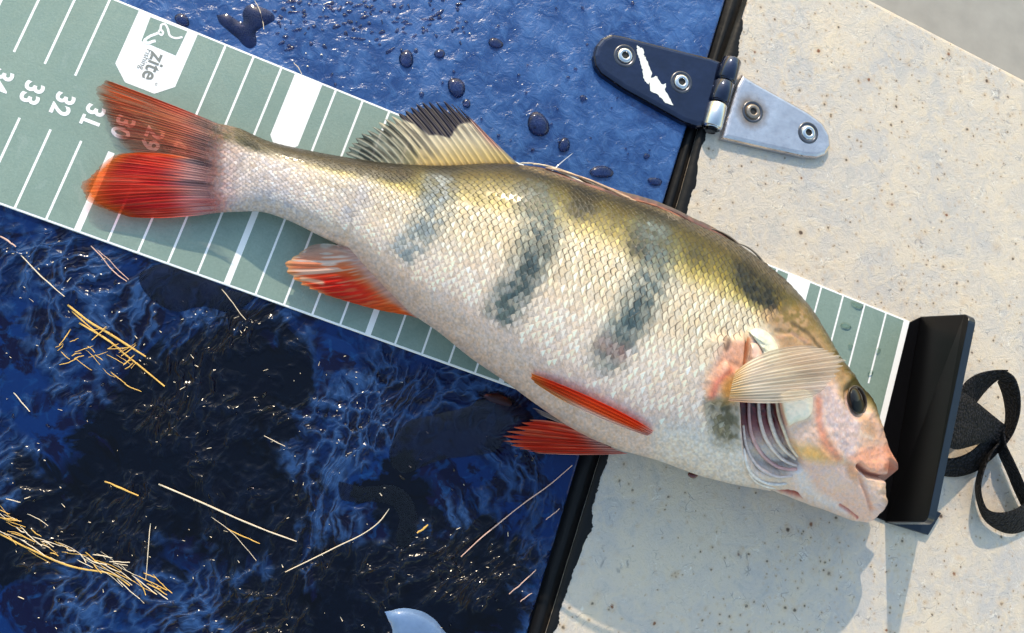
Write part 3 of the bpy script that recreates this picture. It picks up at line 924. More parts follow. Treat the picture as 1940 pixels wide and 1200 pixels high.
# head
paint(m_poly(px, py, [(1440, 590), (1520, 580), (1560, 640), (1610, 712), (1590, 760), (1480, 680), (1470, 640)], 14), c(172, 142, 108), 0.9)
paint(m_poly(px, py, [(1470, 560), (1520, 580), (1548, 622), (1500, 640), (1470, 620)], 12) * speck(8, .35, .6, 5), c(108, 92, 30), 0.75)
paint(m_line(px, py, [(1500, 612), (1530, 630), (1556, 662)], 3, 3), c(72, 56, 30), 0.7)
paint(m_line(px, py, [(1472, 640), (1500, 632), (1530, 648)], 3, 3), c(212, 170, 140), 0.8)
paint(m_poly(px, py, [(1424, 620), (1452, 624), (1476, 650), (1474, 700), (1420, 720), (1414, 660)], 5), c(226, 214, 200), 0.95)
paint(m_poly(px, py, [(1372, 650), (1420, 640), (1416, 706), (1396, 706), (1340, 760), (1334, 730), (1350, 690)], 12), c(226, 168, 142), 0.85)
paint(m_line(px, py, [(1413, 642), (1411, 672), (1408, 702)], 3, 3), c(168, 92, 44), 0.9)
paint(m_line(px, py, [(1344, 750), (1352, 724), (1380, 700)], 5, 5), c(216, 126, 106), 0.8)
paint(m_ell(px, py, 1384, 738, 22, 26, 0, 0.5), c(196, 140, 64), 0.8)
paint(m_line(px, py, [(1378, 644), (1372, 662)], 4, 4), c(92, 70, 52), 0.7)
paint(m_poly(px, py, [(1470, 740), (1600, 716), (1660, 780), (1700, 850), (1690, 1000), (1590, 980), (1500, 940), (1500, 850)], 14), c(244, 214, 204), 0.95)
paint(m_poly(px, py, [(1474, 745), (1544, 740), (1538, 792), (1490, 808), (1480, 780)], 9), c(238, 224, 204), 0.95)
paint(m_poly(px, py, [(1492, 806), (1536, 794), (1538, 840), (1502, 852)], 10), c(240, 210, 192), 0.8)
paint(m_ell(px, py, 1546, 860, 46, 14, 14, 0.8), c(246, 196, 112), 0.95)
paint(m_ell(px, py, 1568, 848, 16, 34, -28, 0.8), c(244, 180, 136), 0.8)
paint(m_line(px, py, [(1550, 756), (1548, 796), (1560, 836), (1588, 868)], 6, 6), c(238, 156, 128), 0.75)
sil = m_poly(px, py, [(1558, 736), (1604, 746), (1628, 800), (1626, 840), (1610, 870), (1596, 866), (1572, 826), (1560, 800)], 11)
paint(sil, c(220, 198, 198), 0.85); paint(sil * speck(3, .52, .68, 23), c(238, 228, 230), 0.6); paint(sil * speck(5, .55, .7, 29), c(184, 164, 170), 0.35)
paint(m_poly(px, py, [(1586, 704), (1606, 718), (1616, 736), (1602, 772), (1590, 750)], 9), c(158, 130, 84), 0.85)
paint(m_poly(px, py, [(1630, 784), (1652, 786), (1684, 826), (1684, 846), (1630, 850)], 12), c(222, 182, 162), 0.85)
paint(m_ell(px, py, 1645, 808, 9, 22, -25, .8), c(186, 152, 118), 0.5)
paint(m_line(px, py, [(1630, 822), (1652, 830)], 4, 4) + m_line(px, py, [(1628, 812), (1630, 818)], 2, 2), c(242, 224, 208), 0.6)
paint(m_poly(px, py, [(1516, 876), (1602, 878), (1640, 924), (1668, 968), (1640, 992), (1596, 962), (1544, 926)], 14), c(240, 202, 190), 0.9)
paint(m_ell(px, py, 1580, 910, 34, 20, 30, 0.8), c(244, 216, 208), 0.7)
paint(m_ell(px, py, 1614, 892, 8, 18, -20, 0.7), c(230, 164, 122), 0.8)
paint(m_poly(px, py, [(1502, 892), (1520, 884), (1548, 930), (1592, 956), (1604, 972), (1560, 962), (1512, 934)], 10), c(230, 228, 236), 0.9)
paint(m_line(px, py, [(1592, 958), (1606, 968), (1624, 981)], 2.5, 2.5), c(196, 112, 112), 0.85)
paint(m_poly(px, py, [(1464, 930), (1492, 929), (1512, 934), (1519, 945), (1500, 940)], 2.5), c(140, 36, 34), 1.0)
paint(m_poly(px, py, [(1606, 866), (1632, 850), (1690, 842), (1712, 862), (1690, 892), (1660, 900), (1628, 884)], 8), c(248, 178, 152), 0.95)
paint(m_line(px, py, [(1706, 870), (1680, 884)], 6, 6), c(232, 140, 114), 0.7)
paint(m_line(px, py, [(1650, 906), (1676, 930), (1680, 958), (1664, 992)], 9, 7), c(252, 214, 190), 0.9)
paint(m_line(px, py, [(1700, 906), (1668, 904), (1648, 900), (1630, 887)], 3.5, 3), c(170, 84, 68), 0.8)
paint(m_line(px, py, [(1628, 900), (1642, 936), (1652, 966)], 3, 4), c(222, 160, 138), 0.7)
# gill chamber
gm = m_poly(px, py, gill, 4)
paint(gm, c(206, 196, 192), 0.95)
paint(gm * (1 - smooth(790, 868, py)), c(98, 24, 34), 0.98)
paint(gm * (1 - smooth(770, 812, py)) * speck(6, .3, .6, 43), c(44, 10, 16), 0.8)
paint(m_line(px, py, [(1405, 756), (1405, 820), (1414, 880), (1422, 902)], 3, 2.5), c(240, 222, 212), 0.9)
# grain of small scales and mucus
g1 = (vnoise(px / 2.6, py / 2.6, 51) - 0.5) + 0.6 * (vnoise(px / 5.2, py / 5.2, 52) - 0.5)
col *= (1 + (0.20 - 0.13 * smooth(1380, 1470, px)) * g1)[..., None]
warm = (vnoise(px / 4.0, py / 4.0, 57) - 0.5)
col[..., 0] *= 1 + 0.08 * warm; col[..., 2] *= 1 - 0.12 * warm
col *= np.array([1.03, 0.985, 0.955])
col = np.clip(col, 0, 1)
LIN = s2l(col) * 0.74


def mat_skin(name, rough=0.34, coat=0.45, spec=0.5, bump=0.25):
    t = NT(name); v = t.coord(); a = t.attr('skin')
    n = t.noise(v, 22, 3, 0.6); n2 = t.noise(v, 5, 3)
    cc = t.mix(t.rng(n, 0.3, 0.7, 0, 0.30), a.outputs['Color'], t.mix(1.0, a.outputs['Color'], (0.55, 0.54, 0.56, 1), 'MULTIPLY'))
    t.bsdf(cc, t.rng(n2, 0.3, 0.7, rough - 0.08, rough + 0.1), t.bump(t.math('ADD', n, t.math('MULTIPLY', n2, 0.6)), bump, 0.0006), Coat_Weight=coat, Coat_Roughness=0.16, Specular_IOR_Level=spec)
    return t.m


M_skin = mat_skin('fish_skin', 0.38, 0.25, 0.35); M_scale = mat_skin('fish_scale', 0.40, 0.0, 0.32, 0.12)
nr = len(TH)
F = grid_faces(NU, nr, True)
V = P2.reshape(-1, 3)
head_c = P2[-1].mean(0) + np.array([0.05, 0, 0]); tail_c = P2[0].mean(0)
V = np.r_[V, [head_c, tail_c]]
Fl = F.tolist()
for j in range(nr):
    k = (j + 1) % nr
    Fl.append([(NU - 1) * nr + k, (NU - 1) * nr + j, NU * nr]); Fl.append([j, k, NU * nr + 1])
if NRM[NU // 2, NT_ // 2, 2] < 0: pass
cl = np.r_[LIN.reshape(-1, 3), LIN[-1].mean(0)[None], LIN[0].mean(0)[None]]
body = mk('body', V, Fl, M_skin, parent=fish, colors={'skin': cl})

# ---- overlapping scales
NCOL, NROW = 104, 56
gu = np.arange(NU); gt = np.arange(NT_)


def samp(A, iu, it):
    iu = np.clip(iu, 0, NU - 1.001); it = np.clip(it, 0, NT_ - 1.001)
    i = iu.astype(int); j = it.astype(int); f = (iu - i)[..., None]; h = (it - j)[..., None]
    A = A if A.ndim == 3 else A[..., None]
    return (A[i, j] * (1 - f) + A[i + 1, j] * f) * (1 - h) + (A[i, j + 1] * (1 - f) + A[i + 1, j + 1] * f) * h


# even spacing along the body: arc length of the mid line
midl = P[:, NT_ // 2]; al = np.r_[0, np.cumsum(np.linalg.norm(np.diff(midl, axis=0), axis=1))]
u_of = lambda s_: np.interp(s_, al, gu)
s0 = np.interp(0.035 * NU, gu, al); s1 = np.interp(0.80 * NU, gu, al)
pitch = (s1 - s0) / NCOL
ci, cj = [], []
for i in range(NCOL + 1):
    for j in range(1, NROW):
        ci.append(s0 + (i + 0.5 * (j % 2)) * pitch); cj.append(j / NROW)
ci = np.array(ci); cj = np.array(cj)
ci = ci + rng.normal(0, 0.10, len(ci)) * pitch; cj = cj + rng.normal(0, 0.12, len(cj)) / NROW
# the scaled area ends at the gill cover and the head
q0 = samp(np.dstack([px[:, :NT_], py[:, :NT_]]), u_of(ci), cj * (NT_ - 1))
lim = np.interp(q0[:, 1], [380, 520, 600, 640, 690, 740, 800, 880, 960], [1500, 1508, 1475, 1405, 1345, 1325, 1380, 1400, 1400])
keep = (q0[:, 0] < lim) & (q0[:, 0] > 425) & ((1 + np.cos(cj * np.pi)) / 2 > 0.14 + 0.06 * rng.random(len(cj)))
ci, cj, q0 = ci[keep], cj[keep], q0[keep]
ns = len(ci)
la = np.array([0.0, 0.35, 0.62, 0.82, 0.93, 1.0]); aa = np.array([-1, -0.72, -0.36, 0, 0.36, 0.72, 1.0])
LA, AA = np.meshgrid(la, aa, indexing='ij')
Ls, Ws = 1.55 * pitch, 0.98 / NROW
endl = 1 - 0.50 * np.abs(AA) ** 1.4
s_ = ci[:, None, None] + pitch * 0.75 - Ls * (LA * endl)[None] ; t_ = cj[:, None, None] + Ws * AA[None]
IU, IT = u_of(s_), np.clip(t_, 0.001, 0.999) * (NT_ - 1)
pos = samp(P2[:, :NT_], IU, IT); nor = samp(NRM[:, :NT_], IU, IT)
sz = np.interp(q0[:, 0], [430, 700, 1000], [0.35, 0.75, 1.0]) * (0.35 + 0.65 * smooth(0.12, 0.35, (1 + np.cos(cj * np.pi)) / 2))
vq0 = (1 + np.cos(cj * np.pi)) / 2
hgt = (-0.010 + 0.024 * (LA * endl) ** 1.6)[None] * (1 - 0.25 * AA[None] ** 2) * sz[:, None, None] * (1 + (rng.random(ns) - .5) * 1.0 * smooth(.2, .5, vq0))[:, None, None]
hgt = hgt - 0.012 * (LA[None] > 0.99) * sz[:, None, None]
pos = pos + nor * hgt[..., None]
basec = samp(col[:, :NT_], u_of(ci)[:, None, None] + 0 * IU, cj[:, None, None] * (NT_ - 1) + 0 * IT) * 0.85 + 0.15 * samp(col[:, :NT_], IU, IT)
vq = (1 + np.cos(cj * np.pi)) / 2
strong = smooth(0.30, 0.60, vq) * smooth(520, 800, q0[:, 0]) * (0.55 + 0.75 * fbm(q0[:, 0] / 45, q0[:, 1] / 45, 91))
rimm = smooth(0.80, 0.97, np.maximum(LA / 1.0, 0.0) ** 1.0)[None] * np.ones((ns, 1, 1))
side = smooth(0.55, 1.0, np.abs(AA))[None]
rimf = np.clip(np.maximum(rimm, side * 0.65), 0, 1)
k = (1.08 + (0.10 + 0.18 * smooth(.2, .5, vq)) * (rng.random(ns) - 0.5))[:, None, None] * (1 - (0.03 + 0.66 * strong)[:, None, None] * rimf)
k = k * (1 + 0.10 * smooth(0.2, 0.6, LA)[None] * (1 - rimf))
scol = np.clip(basec * k[..., None], 0, 1)
V = pos.reshape(-1, 3); nl, na = len(la), len(aa)
gf = grid_faces(nl, na); F = (np.arange(ns)[:, None, None] * (nl * na) + gf[None]).reshape(-1, 4)
v0 = V[F[ns // 2 * len(gf)]]
if np.cross(v0[1] - v0[0], v0[2] - v0[1])[2] < 0: F = F[:, ::-1].copy()
mk('scales', V, F, M_scale, parent=fish, colors={'skin': s2l(scol).reshape(-1, 3) * 0.74}, kind='stuff')

# ---- find the flank height under a pixel
hs = (slice(0, NU, 3), slice(0, NT_, 3))
tp = pix(P2[:, :NT_])[hs].reshape(-1, 2); tz = P2[:, :NT_, 2][hs].reshape(-1)


def skin_z(x, y):
    x = np.atleast_1d(np.asarray(x, float)); y = np.atleast_1d(np.asarray(y, float))
    out = np.empty(len(x))
    for i in range(0, len(x), 400):
        d2 = (tp[None, :, 0] - x[i:i + 400, None]) ** 2 + (tp[None, :, 1] - y[i:i + 400, None]) ** 2
        nn = np.argpartition(d2, 4, axis=1)[:, :4]; w = 1 / (np.take_along_axis(d2, nn, 1) + 1)
        out[i:i + 400] = (tz[nn] * w).sum(1) / w.sum(1)
    return out


def col_attr(name, rough=0.35, **kw):
    t = NT(name); a = t.attr('skin'); v = t.coord(); n = t.noise(v, 18, 3)
    cc = t.mix(t.rng(n, 0.3, 0.7, 0, 0.10), a.outputs['Color'], t.mix(1.0, a.outputs['Color'], (0.7, 0.66, 0.66, 1), 'MULTIPLY'))
    t.bsdf(cc, rough, t.bump(n, 0.10, 0.0003), **kw); return t.m


M_flesh = col_attr('wet_flesh', 0.3, Coat_Weight=0.5, Coat_Roughness=0.12)


def lobe(name, outline, z0, h_up, h_dn, cfun, parent=fish, n=60, power=2.0, zf=None, jit=0.0):
    O = arc(np.r_[outline, outline[:1]], n + 1)[:-1]
    if jit: O = O + rng.normal(0, jit, O.shape)
    V, F = pillow(O, 12, zf or (lambda x, y: np.full(len(x), z0)), h_up, h_dn, power)
    q = pix(V); cl = np.clip(cfun(q[:, 0], q[:, 1]), 0, 1)
    n0 = F[5]; v = V[n0]
    if np.cross(v[1] - v[0], v[2] - v[1])[2] < 0: F = [f[::-1] for f in F]
    return mk(name, V, F, M_flesh, parent=parent, colors={'skin': s2l(cl) * 0.86})


def grad(x, y, base, *layers):
    r = np.empty((len(x), 3)); r[:] = base
    for m, cc_, a in layers:
        m = np.clip(m * a, 0, 1)[:, None]; r = r * (1 - m) + cc_ * m
    return r * (1 + 0.10 * (fbm(x / 4, y / 4, 71) - 0.5))[:, None]


lobe('gill_cover_tip', [(1418, 628), (1434, 622), (1454, 630), (1470, 648), (1476, 672), (1466, 690), (1452, 684), (1444, 664), (1432, 646)], 0, 0.16, 0,
     lambda x, y: grad(x, y, c(232, 230, 208), (smooth(.5, .7, fbm(x / 5, y / 5, 3)), c(196, 204, 180), .7)), zf=lambda x, y: skin_z(x, y) + 0.03)
lobe('gill_cover_flap', [(1422, 650), (1436, 652), (1446, 676), (1444, 700), (1428, 710), (1420, 690)], 0, 0.15, 0,
     lambda x, y: grad(x, y, c(226, 186, 168), (m_ell(x, y, 1436, 682, 5, 9, 0, .5), c(250, 240, 236), .8)), zf=lambda x, y: skin_z(x, y) + 0.02)
lobe('gill_cover', [(1474, 750), (1500, 738), (1534, 742), (1540, 772), (1530, 792), (1508, 800), (1490, 808), (1484, 790), (1478, 770)], 0, 0.10, 0,
     lambda x, y: grad(x, y, c(240, 226, 206), (smooth(.5, .7, fbm(x / 6, y / 6, 3)), c(222, 218, 200), .7), (m_line(x, y, [(1476, 756), (1484, 790), (1490, 806)], 3, 2), c(216, 156, 132), .9)), zf=lambda x, y: skin_z(x, y) + 0.04)
# gill rays
rays = [([(1419, 752), (1419, 792), (1425, 828), (1441, 858), (1465, 880), (1489, 889), (1510, 889)], 3.4, c(196, 150, 150)),
        ([(1436, 752), (1440, 796), (1451, 832), (1472, 861), (1492, 876), (1510, 882)], 3.6, c(214, 196, 190)),
        ([(1455, 752), (1458, 790), (1469, 826), (1485, 851), (1508, 870)], 4.2, c(222, 204, 192)),
        ([(1470, 752), (1476, 788), (1487, 820), (1497, 845), (1512, 866)], 3.4, c(228, 204, 178)),
        ([(1408, 806), (1412, 838), (1422, 866), (1442, 889), (1472, 903), (1502, 902)], 3.0, c(206, 190, 188)),
        ([(1409, 850), (1416, 884), (1430, 904), (1458, 917), (1490, 917)], 3.0, c(222, 214, 212)),
        ([(1418, 896), (1434, 914), (1462, 924), (1490, 924)], 2.4, c(230, 222, 216))]
for pts, r, cc_ in rays:
    Q_ = arc(pts, 40); z_ = skin_z(Q_[:, 0], Q_[:, 1])
    z_ = np.convolve(np.r_[[z_[0]] * 4, z_, [z_[-1]] * 4], np.ones(9) / 9, 'valid')
    pth = at(Q_[:, 0], Q_[:, 1], z_ + 0.05)
    V, F = tube(pth, r / 50 * (0.7 + 0.3 * np.sin(np.linspace(0.2, np.pi - 0.2, 40))), 8, 0.8)
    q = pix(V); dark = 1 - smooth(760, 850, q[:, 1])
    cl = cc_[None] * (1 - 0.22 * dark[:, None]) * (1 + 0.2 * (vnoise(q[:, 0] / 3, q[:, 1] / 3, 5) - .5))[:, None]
    mk('gill_ray', V, F, M_flesh, parent=fish, colors={'skin': s2l(np.clip(cl, 0, 1)) * 0.86})

# eye
M_iris = simple('dark_eye', (0.010, 0.008, 0.008), 0.06, 6, 0.02, 0.5, Specular_IOR_Level=0.35)
M_pupil = simple('pupil_black', (0.001, 0.001, 0.002), 0.05, Specular_IOR_Level=0.15)
M_ring = simple('eye_rim', C8(70, 54, 36), 0.35, 8, 0.2, 0.3, Coat_Weight=0.4)


def ell_out(cx, cy, rx, ry, ang, n=40):
    t = np.linspace(0, 2 * np.pi, n, endpoint=False); cs, sn = math.cos(math.radians(ang)), math.sin(math.radians(ang))
    return np.stack([cx + rx * np.cos(t) * cs - ry * np.sin(t) * sn, cy + rx * np.cos(t) * sn + ry * np.sin(t) * cs], 1)


ze = float(skin_z([1600], [758])[0]) - 0.10
zef = lambda x, y: ze - (np.asarray(x) - 1600) / 46 * 0.42
def eye_dome(cx, cy, rx, ry, ang, h, dz, name, mat, parent):
    V, F = pillow(ell_out(cx, cy, rx, ry, ang), 12, lambda x, y: zef(x, y) + dz, h, 0)
    v = V[F[5]]
    if np.cross(v[1] - v[0], v[2] - v[1])[2] < 0: F = [f[::-1] for f in F]
    return mk(name, V, F, mat, parent=parent)


eye = eye_dome(1624, 758, 16, 26.5, -14, 0.30, -0.02, 'eye', M_iris, fish)
th = np.linspace(0, 2 * np.pi, 49); e_ = ell_out(1624, 758, 16.5, 27, -14, 48); e_ = np.r_[e_, e_[:1]]
V, F = tube(at(e_[:, 0], e_[:, 1], zef(e_[:, 0], e_[:, 1]) + 0.0), 0.03, 8, 1.0, False)
mk('eye_rim', V, F, M_ring, parent=eye)
eye_dome(1626, 768, 12, 15, -14, 0.05, 0.235, 'pupil', M_pupil, eye)

# ---- fins
def mat_fin(name):
    t = NT(name); a = t.attr('skin')
    ba = t.bsdf(a.outputs['Color'], 0.4, None, False, Coat_Weight=0.05, Coat_Roughness=0.15, Specular_IOR_Level=0.2)
    tl = t.n('BsdfTranslucent'); t.set(tl, 'Color', a.outputs['Color'])
    tr = t.n('BsdfTransparent')
    tint = t.n('Gamma'); t.set(tint, 'Color', a.outputs['Color']); t.set(tint, 'Gamma', 0.62); t.set(tr, 'Color', t.mix(t.rng(a.outputs['Alpha'], 0.0, 0.4), (1, 1, 1, 1), tint.outputs[0]))
    m1 = t.n('MixShader'); t.set(m1, 0, 0.35); t.t.links.new(ba.outputs[0], m1.inputs[1]); t.t.links.new(tl.outputs[0], m1.inputs[2])
    m2 = t.n('MixShader'); t.t.links.new(a.outputs['Alpha'], m2.inputs[0]); t.t.links.new(tr.outputs[0], m2.inputs[1]); t.t.links.new(m1.outputs[0], m2.inputs[2])
    t.t.links.new(m2.outputs[0], t.out.inputs['Surface'])
    return t.m


M_fin = mat_fin('fin_membrane')


def fin(name, base, mid, tip, nray, cfun, corr=0.05, nw=None, nl=60, fray=0.0, parent=fish, seed=1, shape=(1, 1)):
    """fan between three rows of (px, py, z): root, middle, free edge; rays run root -> edge"""
    nw = nw or nray * 8
    Bq, Mq, Tq = (arc(np.asarray(k, float), nw) for k in (base, mid, tip))
    w = np.linspace(0, 1, nw); r = np.linspace(0, 1, nl)
    ph = (w + 0.35 / nray * (fbm(w * nray * .4, w * 0, seed + 11, 2) - .5) * 2) * nray
    tri = np.abs((ph % 1) - 0.5) * 2                       # 1 on a ray, 0 between rays
    rr = r[None, :] * np.ones((nw, 1))
    if fray: rr = rr * (1 - fray * (1 - tri ** 0.7)[:, None] * r[None] ** 2 * (0.4 + 0.9 * vnoise(ph, ph * 0, seed))[:, None])
    rr = rr * (1 - 0.03 * (fbm(w * 14, w * 0, seed + 3, 3)[:, None]) * r[None] ** 3 - 0.02 * vnoise(ph * 2.3, ph * 0, seed + 5)[:, None] * r[None] ** 6)
    # quadratic through root, middle, edge
    R_ = rr[..., None]
    G = Bq[:, None] * (1 - R_) * (1 - 2 * R_) + Mq[:, None] * 4 * R_ * (1 - R_) + Tq[:, None] * R_ * (2 * R_ - 1)
    # rays branch towards the edge
    prof = tri ** 2
    G[..., 2] += corr * (prof[:, None] * (1 - 0.5 * rr)) + corr * 0.6 * (np.abs((ph * 2 % 1) - 0.5) * 2)[:, None] ** 2 * smooth(.4, .8, rr)
    G[..., 2] += 0.16 * (fbm(w * 5, w * 0, seed + 8, 2)[:, None] - .5) * rr * (1 if corr < .1 else .5)
    V = at(G[..., 0], G[..., 1], G[..., 2]).reshape(-1, 3)
    W = np.broadcast_to(w[:, None], rr.shape); Tr = np.broadcast_to(tri[:, None], rr.shape)
    cl, al_ = cfun(W, rr, Tr, G[..., 0], G[..., 1])
    colr = np.concatenate([s2l(np.clip(cl, 0, 1)) * 0.86, np.clip(al_, 0, 1)[..., None]], -1).reshape(-1, 4)
    F = grid_faces(nw, nl)
    v = V[F[len(F) // 2]]
    if np.cross(v[1] - v[0], v[2] - v[1])[2] < 0: F = F[:, ::-1].copy()
    return mk(name, V, F, M_fin, parent=parent, colors={'skin': colr})


def layers(shape, base, *ls):
    r = np.empty(shape + (3,)); r[:] = base
    for m, cc_, a in ls:
        m = np.clip(m * a, 0, 1)[..., None]; r = r * (1 - m) + cc_ * m
    return r


def streak(w, r, f=90, seed=3): return vnoise(w * f, r * 4, seed)


def tail_up(w, r, tri, x, y):
    s1_ = streak(w, r, 70, 3); s2_ = streak(w, r, 34, 8)
    cl = layers(w.shape, c(196, 92, 70), (smooth(.5, .78, s1_), c(104, 52, 52), .7), (smooth(.5, .8, s2_), c(232, 124, 84), .6),
                (1 - smooth(0.0, 0.16, w), c(196, 52, 30), .85), ((1 - smooth(.1, .45, w)) * smooth(.45, .9, r), c(226, 70, 24), .8),
                (1 - smooth(0.10, 0.46, r), c(184, 168, 172), .85), ((1 - smooth(.1, .5, r)) * smooth(.45, .7, s2_), c(84, 80, 92), .7),
                (smooth(.82, .99, r), c(150, 84, 52), .7), (smooth(.55, .9, w) * smooth(.3, .6, r), c(170, 128, 112), .6))
    al_ = (0.76 - 0.40 * smooth(.35, .65, r) + 0.10 * tri * (1 - .5 * r) - 0.10 * smooth(.5, 1, w) + .18 * (1 - smooth(0, .12, w))) * (1 - smooth(.88, 1, r) * 0.8) * smooth(0.0, 0.42, r)
    return cl * (0.74 + 0.08 * tri + 0.40 * streak(w, r, 55, 5))[..., None], al_ + 0.25 * (smooth(.45, .75, s1_) - .4) * smooth(.2, .4, r) * (1 - smooth(.9, 1, r))


fin('tail_fin_lobe', [(446, 248, 1.30), (436, 275, 1.62), (430, 305, 1.70), (428, 330, 1.62)], [(318, 196, 0.85), (316, 228, 0.95), (320, 258, 0.9), (330, 308, 0.85)],
    [(196, 150, 0.42), (176, 164, 0.42), (184, 196, 0.42), (206, 240, 0.42), (228, 274, 0.42), (258, 296, 0.45)], 24, tail_up, 0.025, fray=0.0, seed=4)


def tail_lo(w, r, tri, x, y):
    s1_ = streak(w, r, 80, 13); s2_ = streak(w, r, 30, 18)
    cl = layers(w.shape, c(212, 44, 30), (smooth(.5, .8, s1_), c(238, 104, 84), .7), (smooth(.55, .8, s2_), c(190, 20, 30), .7), (1 - smooth(.0, .10, w), c(238, 92, 24), .7),
                (smooth(.78, .97, r), c(236, 112, 32), .85), (smooth(.90, 1.0, w), c(232, 74, 38), .7), ((1 - smooth(.22, .56, r)), c(206, 176, 178), .9),
                ((1 - smooth(.25, .6, r)) * smooth(.5, .75, s2_) * (1 - smooth(.35, .6, w)), c(92, 84, 98), .75), ((1 - smooth(.3, .7, r)) * smooth(.6, .8, w) * smooth(.4, .6, s1_), c(226, 120, 120), .7))
    al_ = (0.92 - 0.14 * smooth(.3, .6, r) - 0.34 * smooth(.62, .85, r) + 0.05 * tri) * (1 - smooth(.90, 1, r) * 0.8) * smooth(0.0, 0.42, r)
    return cl * (0.82 + 0.08 * tri + 0.26 * streak(w, r, 60, 6))[..., None], al_


fin('tail_fin_lobe', [(428, 318, 1.66), (430, 345, 1.60), (436, 372, 1.40), (448, 399, 1.0)], [(326, 294, 1.0), (306, 330, 1.0), (312, 366, 0.9), (330, 412, 0.7)],
    [(246, 290, 0.55), (214, 294, 0.5), (180, 318, 0.48), (146, 352, 0.48), (160, 384, 0.46), (200, 400, 0.45), (240, 411, 0.45)], 22, tail_lo, 0.03, fray=0.0, seed=9)


def dors(w, r, tri, x, y):
    s1_ = streak(w, r, 40, 21)
    black = smooth(.30, .62, m_poly(x, y, [(744, 212), (784, 184), (826, 178), (862, 184), (894, 212), (890, 232), (868, 236), (852, 262), (836, 256), (812, 256), (788, 236), (760, 226)], 9) * (.75 + .5 * vnoise(w * 42, r * 3, 77)))
    cl = layers(w.shape, c(214, 202, 178), (1 - smooth(.0, .5, r), c(196, 166, 96), .85), ((1 - smooth(.18, .42, w)), c(150, 154, 150), .8),
                ((1 - tri ** 1.2) * (1 - smooth(.38, .6, w)) * smooth(.10, .3, r) * smooth(.30, .45, s1_), c(34, 38, 42), .95), ((1 - tri) * smooth(.3, .5, w) * smooth(.35, .6, r) * smooth(.45, .6, s1_), c(70, 66, 62), .7),
                (smooth(.86, .95, w) * smooth(.2, .45, r), c(206, 140, 132), .85), (black * (1 - .25 * smooth(.8, 1., tri) * (1 - smooth(.8, .97, r))), c(22, 22, 48), 1.0),
                (smooth(.965, 1., w), c(236, 224, 212), .8), (1 - smooth(0, .10, r), c(126, 98, 62), .7), (smooth(.94, 1, r) * smooth(.4, .5, w) * smooth(.6, 1, tri), c(230, 230, 232), .9))
    al_ = (0.40 + 0.5 * tri ** 1.5) * (1 - smooth(.30, .5, w)) + (0.86 + .12 * tri) * smooth(.30, .5, w)
    al_ = np.maximum(al_, black) * (1 - smooth(.9, 1, r) * .6 * (1 - smooth(.28, .4, w)))
    return cl * (0.80 + 0.30 * tri)[..., None], al_


fin('dorsal_fin', [(704, 311, 1.75), (750, 316, 1.95), (820, 318, 2.1), (890, 316, 2.25), (950, 313, 2.3), (984, 313, 2.35)],
    [(678, 302, 1.55), (712, 281, 1.6), (762, 268, 1.65), (814, 262, 1.7), (866, 254, 1.75), (910, 254, 1.85), (936, 268, 1.95)],
    [(652, 292, 1.3), (662, 272, 1.25), (690, 246, 1.2), (722, 226, 1.2), (752, 212, 1.2), (792, 191, 1.2), (828, 187, 1.25), (858, 193, 1.3), (878, 210, 1.35)], 21, dors, 0.07, fray=0.26, seed=14, nl=80)


def anal(w, r, tri, x, y):
    s1_ = streak(w, r, 60, 31); s2_ = streak(w, r, 22, 36)
    cl = layers(w.shape, c(240, 96, 36), (m_ell(x, y, 648, 548, 60, 22, 18, .6), c(238, 34, 20), .95), (smooth(.55, .8, s1_), c(246, 140, 90), .6),
                ((1 - smooth(.0, .34, w)), c(230, 206, 202), .85), ((1 - smooth(.1, .5, w)) * smooth(.55, .7, s1_), c(250, 240, 236), .8),
                (smooth(.86, .99, r), c(250, 178, 120), .8), ((1 - smooth(.05, .32, r)), c(218, 184, 182), .85), (m_line(x, y, [(572, 528), (610, 536)], 4, 3), c(252, 214, 186), .8))
    al_ = (0.95 - .12 * smooth(.3, .8, r)) * (1 - .55 * (1 - smooth(0, .14, w))) * (1 - smooth(.96, 1, r) * .5)
    return cl * (0.86 + 0.08 * tri + 0.2 * streak(w, r, 50, 7))[..., None], al_


fin('anal_fin', [(660, 470, 1.7), (690, 500, 1.6), (726, 536, 1.5), (760, 572, 1.4), (792, 604, 1.3)], [(616, 462, 1.15), (622, 498, 1.1), (644, 530, 1.05), (690, 566, 1.0), (776, 598, 1.2)],
    [(584, 468, 0.75), (560, 482, 0.7), (536, 500, 0.7), (548, 526, 0.7), (588, 550, 0.7), (650, 570, 0.75), (716, 588, 0.85), (772, 598, 1.1)], 18, anal, 0.05, fray=0.05, seed=21)


def pelv_hi(w, r, tri, x, y):
    s1_ = streak(w, r, 30, 41)
    cl = layers(w.shape, c(246, 88, 34), (smooth(.5, .95, w), c(240, 56, 22), .8), (1 - smooth(.08, .42, w), c(252, 226, 212), .95), ((1 - smooth(.1, .4, w)) * smooth(.5, .8, r), c(248, 150, 70), .8),
                (smooth(.8, 1, r), c(250, 168, 80), .8), (1 - smooth(.0, .15, r), c(228, 180, 176), .9))
    return cl * (0.9 + 0.15 * tri)[..., None], np.full(w.shape, 0.97)


def onskin(pts, dz): 
    p = np.asarray(pts, float); return np.c_[p, skin_z(p[:, 0], p[:, 1]) + dz]


bz = onskin([(1226, 826), (1234, 822), (1238, 816)], 0.10); mz = onskin([(1106, 780), (1118, 766), (1130, 758)], 0.18); tz_ = onskin([(1008, 722), (1000, 712), (1002, 706)], 0.10)
fin('pelvic_fin', bz, mz, tz_, 5, pelv_hi, 0.10, nw=40, seed=31)


